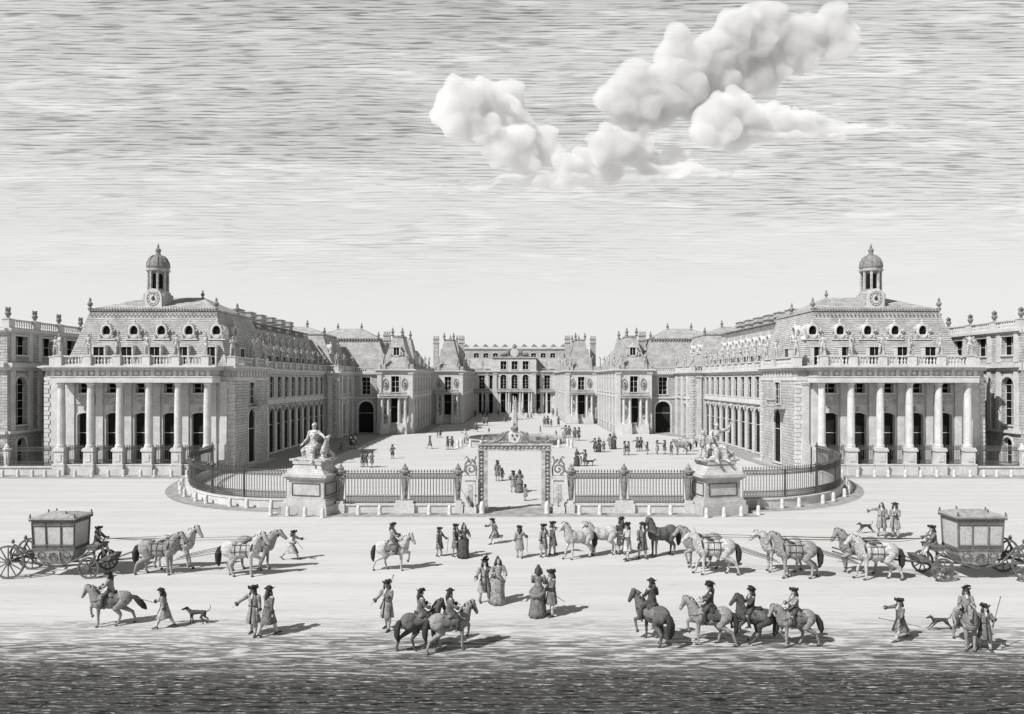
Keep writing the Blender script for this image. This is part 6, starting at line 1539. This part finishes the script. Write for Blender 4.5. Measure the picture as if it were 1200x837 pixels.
# ---------------------------------------------------------------- people inside the gate and in the court
Cg = 'people strolling in the court'
court = [
 ('man in long cloak just inside the gate, with a child', 583, 564, 25, 160, 'stand', MAN(G, G)), ('child beside the cloaked man inside the gate', 588.5, 563, 15, 150, 'stand', MAN(Mi, Mi)),
 ('plump man of the couple standing in the gate opening', 601.5, 577, 26, 175, 'akimbo', MAN(Mi, G)), ('woman of the couple standing in the gate opening', 609, 577, 26, 170, 'lady', LADY(G)),
 ('boy alone nearest the threshold of the gate', 615.5, 587, 20, 140, 'stand2', MAN(Mi, Pa)),
 ('man striding right left of the fountain, in wide hat', 503.5, 526, 16, 70, 'walk', MAN(G, G)), ('child in front of a man near the nearer left court pavilion', 512.5, 513, 8, 90, 'stand', MAN(Mi, Mi)), ('man with child near the nearer left court pavilion', 516, 513, 12.5, 60, 'stand', MAN(D, D)),
 ('gentleman talking with another, left of the fountain bollards', 524.5, 527, 16, 60, 'stand', MAN(G, G)), ('second talking man stretching his arm, left of the fountain bollards', 529.5, 527, 16, 40, 'pointS', MAN(G, G)),
 ('man running to the right behind the fountain left rim', 557.5, 506, 11, 100, 'lunge', MAN(D, D)), ('left one of a pair before the farther left court pavilion', 567, 499, 11.5, 0, 'stand', MAN(D, D)), ('right one of a pair before the farther left court pavilion', 570.5, 499, 11.5, 20, 'stand2', MAN(G, D)),
 ('tiny child below the pair at the farther left pavilion', 573, 507.5, 6.5, -20, 'walk', MAN(D, D)),
 ('left figure of a couple bending before the central portico', 591, 495, 8, 60, 'walk', MAN(G, D)), ('right figure of a couple before the central portico', 595.5, 493, 9, -40, 'lead', MAN(D, D)),
 ('figure by the left foot of the central palace wall', 557, 489, 9, 10, 'stand', MAN(D, D)), ('dark figure at the left central door', 566, 489, 9, -30, 'stand', MAN(D, D)), ('second dark figure at the left central door', 571, 489, 9.5, 30, 'akimbo', MAN(D, D)),
 ('figure under the left end of the central balcony', 584, 488, 8, 0, 'stand', MAN(G, G)), ('figure under the right end of the central balcony', 613, 487, 9, 0, 'akimbo', MAN(G, G)), ('dark figure right of the central steps', 625, 487, 8.5, 20, 'stand', MAN(D, D)), ('dark figure by the right central door', 632, 487, 9, -20, 'stand2', MAN(D, D)),
 ('figure at the far right corner of the inner court', 648, 488, 9.5, 0, 'stand', MAN(G, D)), ('second figure at the far right corner of the inner court', 653, 488, 9.5, 30, 'walk', MAN(G, G)), ('pale figure at the foot of the farther right pavilion', 658.5, 489, 10, -30, 'stand', MAN(Mi, Mi)), ('palest figure at the foot of the farther right pavilion', 663, 489, 10, 20, 'lady', LADY(Mi)),
 ('left walker of two right of the water jet, far back', 618.5, 491, 8, 60, 'walk', MAN(G, G)), ('right walker of two right of the water jet, far back', 622.5, 491, 8, -60, 'walk2', MAN(G, G)),
 ('left man of three in a row behind the fountain right side', 638, 500.5, 12.5, 0, 'stand', MAN(G, D)), ('middle man of three in a row behind the fountain right side', 642, 500.5, 13.5, 30, 'stand2', MAN(D, D)), ('short one of three in a row behind the fountain right side', 646, 500.5, 9.5, -30, 'stand', MAN(G, G)),
 ('man with arms bent standing alone right of a row of three', 654.5, 500, 12, -20, 'akimbo', MAN(D, D)), ('child walking behind the fountain rim, right of the jet', 633, 508, 9, 40, 'walk', MAN(Mi, Mi)), ('crouching figure at the right edge of the fountain', 652.5, 511, 8, -40, 'crouch', MAN(G, G)),
 ('man pointing left, right of the fountain', 663, 513.5, 15.5, -30, 'pointS', MAN(G, D)), ('companion right of the man pointing by the fountain', 667, 513.5, 15, 20, 'stand', MAN(G, G)), ('plump man of a pair right of the fountain', 673.5, 516.5, 16, 0, 'akimbo', MAN(G, G)), ('slim man of a pair right of the fountain', 678.5, 516.5, 16, -50, 'stand', MAN(D, D)),
 ('left one of a trio, pointing with raised hand, middle right of the court', 697, 530, 17, -30, 'pointR', MAN(D, G)), ('middle one of a trio in the middle right of the court', 702, 530, 17.5, 30, 'lady', LADY(D)), ('short right one of a trio in the middle right of the court', 707.5, 530, 13.5, -10, 'stand2', MAN(G, G)),
 ('tall man of a pair near the nearer right court pavilion', 715, 526.5, 19, -20, 'walk', MAN(Mi, G)), ('woman of a pair near the nearer right court pavilion', 719.5, 526.5, 18.5, 10, 'lady', LADY(D)),
 ('dark gowned woman of a family with dog inside the right railing', 676, 546.5, 20, 30, 'lady', LADY(D)), ('child of a family with dog inside the right railing', 680.5, 546.5, 12, 10, 'stand', MAN(Pa, Pa)), ('man pointing, of a family with dog inside the right railing', 685.5, 546.5, 20, -40, 'pointS', MAN(D, G)),
 ('pale left one of two strollers, right of the trio', 732, 533.5, 17, 60, 'stand', MAN(Mi, Mi)), ('darker right one of two strollers, right of the trio', 736.5, 533.5, 16.5, -60, 'stand2', MAN(G, G)),
 ('man with bent arm of a dark pair left of the court horses', 747, 529, 17, -50, 'pointR', MAN(D, D)), ('straight man of a dark pair left of the court horses', 751, 529, 17, 20, 'stand', MAN(D, D)), ('lone man facing left before the court horses', 758.5, 532.5, 15, -80, 'lead', MAN(G, G)),
 ('man walking right with stretched arm by the court horses', 770, 532.5, 17, 80, 'lead', MAN(Mi, Mi)), ('man facing left reaching out, by the court horses', 779, 532.5, 17, -80, 'lead', MAN(G, D)), ('man standing at the head of the small court horses', 786.5, 533.5, 15.5, 30, 'stand', MAN(G, G)),
 ('dark figure in shade by the nearer right pavilion corner', 708, 500, 12, 0, 'stand', MAN(D, D)), ('second dark figure by the nearer right pavilion corner', 712, 500.5, 12, 30, 'stand2', MAN(D, D)),
 ('man bowing right on the left paved strip', 399, 530, 12.5, 80, 'lunge', MAN(G, G)), ('left one of two dark figures on the left paved strip', 411.5, 526, 16.5, 10, 'stand', MAN(D, D)), ('right one of two dark figures on the left paved strip', 416.5, 526, 16.5, -20, 'stand2', MAN(D, D)),
 ('left man of three talking inside the left railing', 424.5, 547.5, 19.5, 70, 'stand', MAN(G, G)), ('middle man of three talking inside the left railing', 428.8, 547.5, 19, 40, 'stand2', MAN(G, G)), ('right man of three talking inside the left railing', 435.8, 548, 20, -50, 'akimbo', MAN(G, G)),
 ('lone dark man with spread hands in the open left court', 460, 537.5, 17, -20, 'akimbo', MAN(D, G)), ('man leaning at the foot of the nearer left court pavilion', 449.5, 508, 13, 60, 'lunge', MAN(G, Pa)),
]
for l, px, py, h, rz, pn, dr in court: P_(l, px, py, h, rz, pn, dr, Cg)
# ================================================================ coaches
def wheel(root, x, y, r):
    w = link('wheel', MB().lathe([(.09*.9, -.11), (.12, -.05), (.12, .05), (.09, .11)], 10).xf(Matrix.Rotation(R(90), 4, 'Y')).mesh('wheel'), 'coach_trim', root, (x, y, r))
    n = 24; rim = MB(); RR = []
    for rr, hw in ((r, .035), (r, -.035), (r-.085, -.035), (r-.085, .035)): RR.append([(hw, rr*math.cos(2*math.pi*i/n), rr*math.sin(2*math.pi*i/n)) for i in range(n)])
    RR.append(RR[0]); rim.rings(RR, cap=False); link('rim', rim.mesh('rim'), 'wood', w)
    sp = MB(); k = 12 if r > .6 else 10
    for i in range(k):
        a = 2*math.pi*i/k; sp.tube([(0, .1*math.cos(a), .1*math.sin(a)), (0, (r-.06)*math.cos(a), (r-.06)*math.sin(a))], [.034, .026], 5)
    link('spokes', sp.mesh('spokes'), 'wood', w)
def coach(label, X, Y, rz, s):
    t = thing('horse_coach', label, 'coach', (X, Y, 0), rz, 'large coaches drawn by horses', s); o0 = dict(org=(0, 0, 0))
    def rg(hy, hx, z, n=0): return [(-hx, -hy, z), (hx, -hy, z), (hx, hy, z), (-hx, hy, z)]
    q = MB(); q.rings([rg(.45, .40, .58), rg(.78, .55, .70), rg(1.02, .68, 1.05), rg(1.12, .72, 1.32), rg(1.12, .72, 1.36)]); q.part('body', 'coach_paint', t, **o0)
    q = MB(); q.rings([rg(1.16, .75, 1.30), rg(1.16, .75, 1.40)]); q.rings([rg(1.29, .85, 2.34), rg(1.30, .86, 2.46)])
    def lerp(a, b, f): return a+(b-a)*f
    def post(yb, xb, yt, xt, w=.05): q.tube([(xb, yb, 1.4), (xt, yt, 2.34)], w, 4)
    for sx in (-1, 1):
        for f in (-1, -.36, .36, 1): post(1.11*f, sx*.71, 1.26*f, sx*.81, .055 if abs(f) == 1 else .05)
        for sy in (-1, 1): pass
        for y0, y1 in ((-1., -.38), (-.34, .34), (.38, 1.)): q.tube([(sx*.80, y0*1.2, 2.26), (sx*.80, y1*1.2, 2.26)], .04, 4); q.tube([(sx*.735, y0*1.1, 1.5), (sx*.735, y1*1.1, 1.5)], .04, 4)
    q.part('window_frame', 'coach_trim', t, **o0)
    q = MB(); q.rings([rg(1.08, .68, 1.41), rg(1.23, .78, 2.335)]); q.part('window', 'curtain', t, label='pale curtained coach windows', **o0)
    q = MB(); q.rings([rg(1.30, .86, 2.463), rg(1.42, .96, 2.50), rg(1.42, .96, 2.56), rg(1.2, .8, 2.62), rg(.7, .45, 2.74), rg(.3, .2, 2.77)])
    rf = q.part('roof', 'coach_roof', t, **o0)
    q = MB()
    for x in (-.9, 0, .9):
        for y in (-1.36, 1.36):
            if x == 0: y *= .45; x_ = .5*(1 if y > 0 else -1)
            else: x_ = x
            z = 2.56 if x else 2.68
            q.lathe([(.05, 0), (.07, .04), (.03, .08), (.06, .14), (.01, .22)], 7, (x_, y, z))
    sub('finial', q, 'coach_trim', rf, (0, 0, 0))
    q = MB(); y = -1.38
    while y < 1.38:
        for sx in (-1, 1): q.ell((sx*.93, y, 2.47), (.035, .03, .05), 5, 4)
        y += .09
    x = -.9
    while x < .9:
        for sy in (-1, 1): q.ell((x, sy*1.39, 2.47), (.03, .035, .05), 5, 4)
        x += .09
    sub('fringe', q, 'coach_trim', rf, (0, 0, 0))
    for sx in (-1, 1):                          # door with carved panel
        q = MB(); f = .34
        pts = [(.42, .62), (.52, .72), (.70, 1.05), (.75, 1.3)]
        RR = [[(sx*(x+.02), -f, z), (sx*(x+.045), -f, z), (sx*(x+.045), f, z), (sx*(x+.02), f, z)] for x, z in [(.56, .66), (.70, 1.0), (.745, 1.29)]]
        q.rings(RR); d = q.part('door', 'coach_roof', t, **o0)
        q = MB(); n = 14
        for rr in (.22, .13): q.tube([(sx*(.68+.04+.12*math.sin(a)*.6+.02), rr*math.cos(a), .98+rr*math.sin(a)) for a in [2*math.pi*i/n for i in range(n+1)]], .022, 4)
        for i in range(7): a = i*.9; q.ell((sx*(.70+.05*math.sin(a)), .27*math.cos(a), .98+.24*math.sin(a)*.9), (.05, .05, .05), 5, 4)
        q.tube([(sx*.74, -.3, 1.24), (sx*.74, .3, 1.24)], .02, 4); q.tube([(sx*.62, -.3, .75), (sx*.62, .3, .75)], .02, 4)
        sub('carved_panel', q, 'coach_trim', d, (0, 0, 0))
        q = MB()
        for sy in (-1, 1):
            for i in range(8): a = i*.8; q.ell((sx*(.69+.02*math.sin(a)), sy*(.68+.2*math.cos(a)), 1.08+.14*math.sin(a)), (.04, .05, .05), 5, 4)
        q.part('carved_ornament', 'coach_trim', t, **o0)
    q = MB()
    for sx in (-1, 1):
        q.tube([(sx*.5, 2.0, .72), (sx*.5, 2.15, 1.2), (sx*.5, 1.95, 1.55), (sx*.48, 1.6, 1.35), (sx*.5, 1.0, .75), (sx*.5, .3, .56)], [.06, .06, .055, .05, .045, .04], 6)
        q.tube([(sx*.5, -1.75, .62), (sx*.5, -1.95, 1.0), (sx*.48, -1.6, 1.2), (sx*.5, -1.1, .85), (sx*.5, -.3, .56)], [.055, .055, .05, .045, .04], 6)
        q.tube([(sx*.38, 2.0, .75), (sx*.4, 0, .5), (sx*.38, -1.8, .6)], .05, 6)
    q.tube([(-.85, 2.0, .80), (.85, 2.0, .80)], .06, 6); q.tube([(-.85, -1.8, .52), (.85, -1.8, .52)], .06, 6)
    q.box(-.55, .55, 1.75, 2.15, 1.0, 1.08); q.lathe([(.05, 0), (.08, .1), (.03, .2)], 6, (.45, 2.05, 1.6)); q.lathe([(.05, 0), (.08, .1), (.03, .2)], 6, (-.45, 2.05, 1.6))
    q.part('undercarriage', 'coach_trim', t, **o0)
    q = MB(); q.box(-.5, .5, -2.0, -1.55, 1.26, 1.42); q.box(-.52, .52, -2.05, -1.5, 1.423, 1.5); q.tube([(-.3, -1.8, .6), (-.35, -1.8, 1.26)], .05, 5); q.tube([(.3, -1.8, .6), (.35, -1.8, 1.26)], .05, 5); q.frus((-.5, .5, -2.6, -2.1), .78, (-.5, .5, -2.7, -2.4), 1.0)
    q.part('driver_seat', 'coach_trim', t, **o0)
    q = MB(); q.tube([(0, -1.8, .55), (0, -2.6, .7), (0, -5.2, .95)], [.06, .055, .04], 6); q.tube([(-.5, -2.5, .68), (.5, -2.5, .68)], .045, 6); q.part('draught_pole', 'wood', t, **o0)
    for c in kids(t):
        for d in [c]+kids(c):
            if d.name.split('.')[0] in ('body', 'window_frame', 'window', 'roof', 'finial', 'fringe', 'door', 'carved_panel', 'carved_ornament'):
                for v_ in d.data.vertices:
                    v_.co.y *= .88; v_.co.x *= .84
                    if v_.co.z > 1.36:
                        v_.co.y *= 1-.085*(v_.co.z-1.36); v_.co.x *= 1-.06*(v_.co.z-1.36); v_.co.z = 1.36+(v_.co.z-1.36)*1.26 if v_.co.z < 2.6 else 2.92+(v_.co.z-2.6)*.8
    for sx in (-1, 1): wheel(t, sx*.86, 2.0, .80); wheel(t, sx*.82, -1.8, .52)
    return t
def team(side, cpx, cpy, s, pairs, rz, coats):
    X, Y = W(cpx, cpy); c = coach('large coach with carved door and fringed roof, at the %s edge of the view' % side, X, Y, rz, s)
    d = 1 if side == 'left' else -1
    p = dict(PO['drive']); p['pelvis'] = 1.62; parts = make_person(p, MAN(D if side == 'left' else G, G, Pa))
    ox = d*1.72*s
    place_person('coachman seated on the box of the %s coach, holding reins' % side, (X+ox, Y), rz, parts, s*.95, 'coachmen')
    hz = []
    for i, (px, py, hs) in enumerate(pairs):
        for j, (dx, dy) in enumerate(((0, 0), (d*.28, 1.15))):
            x, y = W(px, py); x += dx; y += dy
            lg = [('stand', 'stand', 'stand', 'back'), ('stand', 'fwd', 'back', 'stand'), ('raise', 'stand', 'stand', 'fwd'), ('stand', 'back', 'stand', 'back')][(i*2+j+(side == 'right')) % 4]
            nk = [dict(neck=(1.0, 1.74), muz=(1.28, 1.42)), dict(neck=(.95, 1.80), muz=(1.2, 1.36)), dict(neck=(1.05, 1.66), muz=(1.36, 1.36))][(i+j) % 3]
            place_horse('%s harness horse of the %s pair in the %s team' % (['near', 'far'][j], (['wheel', 'leading'] if len(pairs) == 2 else ['wheel', 'middle', 'leading'])[i], side), (x, y), rz+(3 if j else -2), dict(nk, legs=lg, coat=coats[(i+j) % len(coats)], gear='harness'), hs, 'harness horses drawing the coaches')
            if j == 0: hz.append((x, y, hs))
    m = MB(); hx, hy, hh = X+d*2.25*s, Y, 1.75*s
    for i, (x, y, hs) in enumerate(hz):
        for dy in (-.1, .45): m.tube([(hx, hy, hh), ((hx+x)/2, (hy+y)/2+dy, 1.52*hs), (x+d*.75*hs, y+dy, 1.62*hs)], .011, 4)
    o = m.part('reins', 'leather', None, org=(0, 0, 0)); prop(o, 'long thin reins from the %s coachman to his team' % side, 'reins')
    m = MB(); px_, py_ = X+d*2.5*s, Y
    for i, (x, y, hs) in enumerate(hz):
        for dy in (-.32, .32, .85, 1.45): m.tube([(px_, py_+dy*.6, .72*s), (x-d*.85*hs, y+dy, 1.08*hs)], .016, 4)
        px_, py_ = x+d*.7*hs, y
    o = m.part('traces', 'leather', None, org=(0, 0, 0)); prop(o, 'leather traces tying the %s team to its coach' % side, 'traces')
team('left', 72, 673, 1.0, [(186, 673, 1.12), (283, 675, 1.12)], 90, ['coat_grey', 'coat_white'])
team('right', 1139, 676, 1.06, [(1027, 679, 1.16), (932, 677, 1.16), (837, 673, 1.16)], -90, ['coat_white', 'coat_grey'])
r = P_('postilion with raised whip standing behind the leading right pair', 829, 662, 35, -20, 'stand', MAN(Pa, Pa), 'men on foot in the forecourt', armR=(60, 20, 90, 0)); held(r, 'whip', 'whip raised by the man behind the leading right pair', 'whip', 'R', .9, .1, .2, -.5)
# loose draught bars between the right pairs
m = MB(); 
for k in (0, 1): 
    a = W(975, 655+k*5); m.tube([(a[0], a[1], .62), (a[0]+1.2, a[1]-.4, .28)], .045, 6)
o = m.part('swingletree', 'wood', None, org=(0, 0, 0)); prop(o, 'two dark swingle bars hanging between the wheel and middle pairs at right', 'draught bar')
# ================================================================ clouds, three kilometres off
def cloud(label, blobs, seed, dist=3200., wisps=(), mt='cloud'):
    random.seed(seed); m = MB(); k = dist/F
    for px, py, rp, dz in blobs:
        X, Z = (px-PX0)*k, HC+(HY-py)*k
        m.ell((X, dist+dz, Z), (rp*k*1.05, rp*k*.8, rp*k*.92), 16, 10)
        for i in range(8):
            a = random.random()*6.283; b = random.random()*.9-.15; rr = rp*k*(.34+.26*random.random())
            m.ell((X+rp*k*.86*math.cos(a)*math.cos(b), dist+dz+rp*k*(-.45*abs(math.cos(b))), Z+rp*k*.78*math.sin(a)), (rr, rr*.8, rr*.85), 12, 8)
    for x0, y0, x1, y1, w0, w1 in wisps:        # thin drawn out tails
        for i in range(26):
            f = i/25; px = x0+(x1-x0)*f; py = y0+(y1-y0)*f+random.uniform(-1, 1)*(w0+(w1-w0)*f)*1.1; rw = (w0+(w1-w0)*f)*random.uniform(.5, 1.)
            m.ell(((px-PX0)*k, dist+random.uniform(-30, 60), HC+(HY-py)*k), (rw*k*random.uniform(2., 5.), rw*k*1.2, max(rw*k*.6, 9)), 12, 7, Matrix.Rotation(-math.atan2(-(y1-y0), x1-x0), 3, 'Y'))
    r = remesh(m, 8., 4)
    from mathutils import noise as NZ
    r.v = [tuple(Vector(p)+Vector((NZ.noise(Vector(p)*.03), NZ.noise(Vector(p)*.03+Vector((9, 2, 4))), NZ.noise(Vector(p)*.03+Vector((1, 7, 3)))))*7+Vector((NZ.noise(Vector(p)*.011), 0, NZ.noise(Vector(p)*.011+Vector((5, 5, 5)))))*26) for p in r.v]
    c = sum((Vector(p) for p in r.v[::50]), Vector())/len(r.v[::50])
    o = link('cloud', r.mesh('cloud', True, c), mt, None, c); prop(o, label, 'cloud', 'piled clouds in the upper sky'); o.visible_shadow = True
cloud('rounded white cloud standing alone left of the others', [(535, 128, 30, 0), (560, 115, 24, 60), (588, 118, 26, 90), (560, 150, 22, 0)], 1, wisps=[(590, 118, 618, 140, 8, 3)])
cloud('small puffy cloud below the rounded white one', [(603, 165, 22, 0), (632, 168, 24, 80), (583, 184, 14, 0), (612, 186, 20, 20)], 2)
cloud('long bank of cloud rising to the top right edge', [(716, 118, 20, -20), (752, 110, 28, 0), (790, 92, 34, 40), (800, 62, 30, 60), (835, 75, 34, 80), (868, 50, 34, 80), (905, 62, 30, 100), (940, 45, 34, 120), (985, 28, 30, 120), (900, 30, 28, 80), (740, 140, 22, 20), (870, 28, 16, 0), (770, 125, 26, 60), (815, 110, 24, 90), (860, 90, 22, 100), (905, 85, 18, 110)], 3, wisps=[], mt='grey_cloud')
cloud('white swelling cloud trailing to the right below the bank', [(835, 145, 28, -20), (862, 128, 24, 0), (900, 140, 22, 40), (940, 143, 17, 60), (868, 152, 22, 40)], 4, wisps=[(930, 142, 1085, 148, 9, 2), (880, 160, 1010, 158, 8, 2)])
cloud('low cloud with a thin white tail to the left', [(712, 172, 22, -20), (742, 176, 20, 20), (660, 190, 15, -10), (690, 190, 18, 30), (765, 190, 17, 60), (795, 178, 14, 60), (720, 200, 15, 50)], 5, wisps=[(665, 203, 515, 222, 8, 2), (760, 205, 880, 200, 9, 3), (640, 215, 760, 210, 6, 5)], mt='grey_cloud')
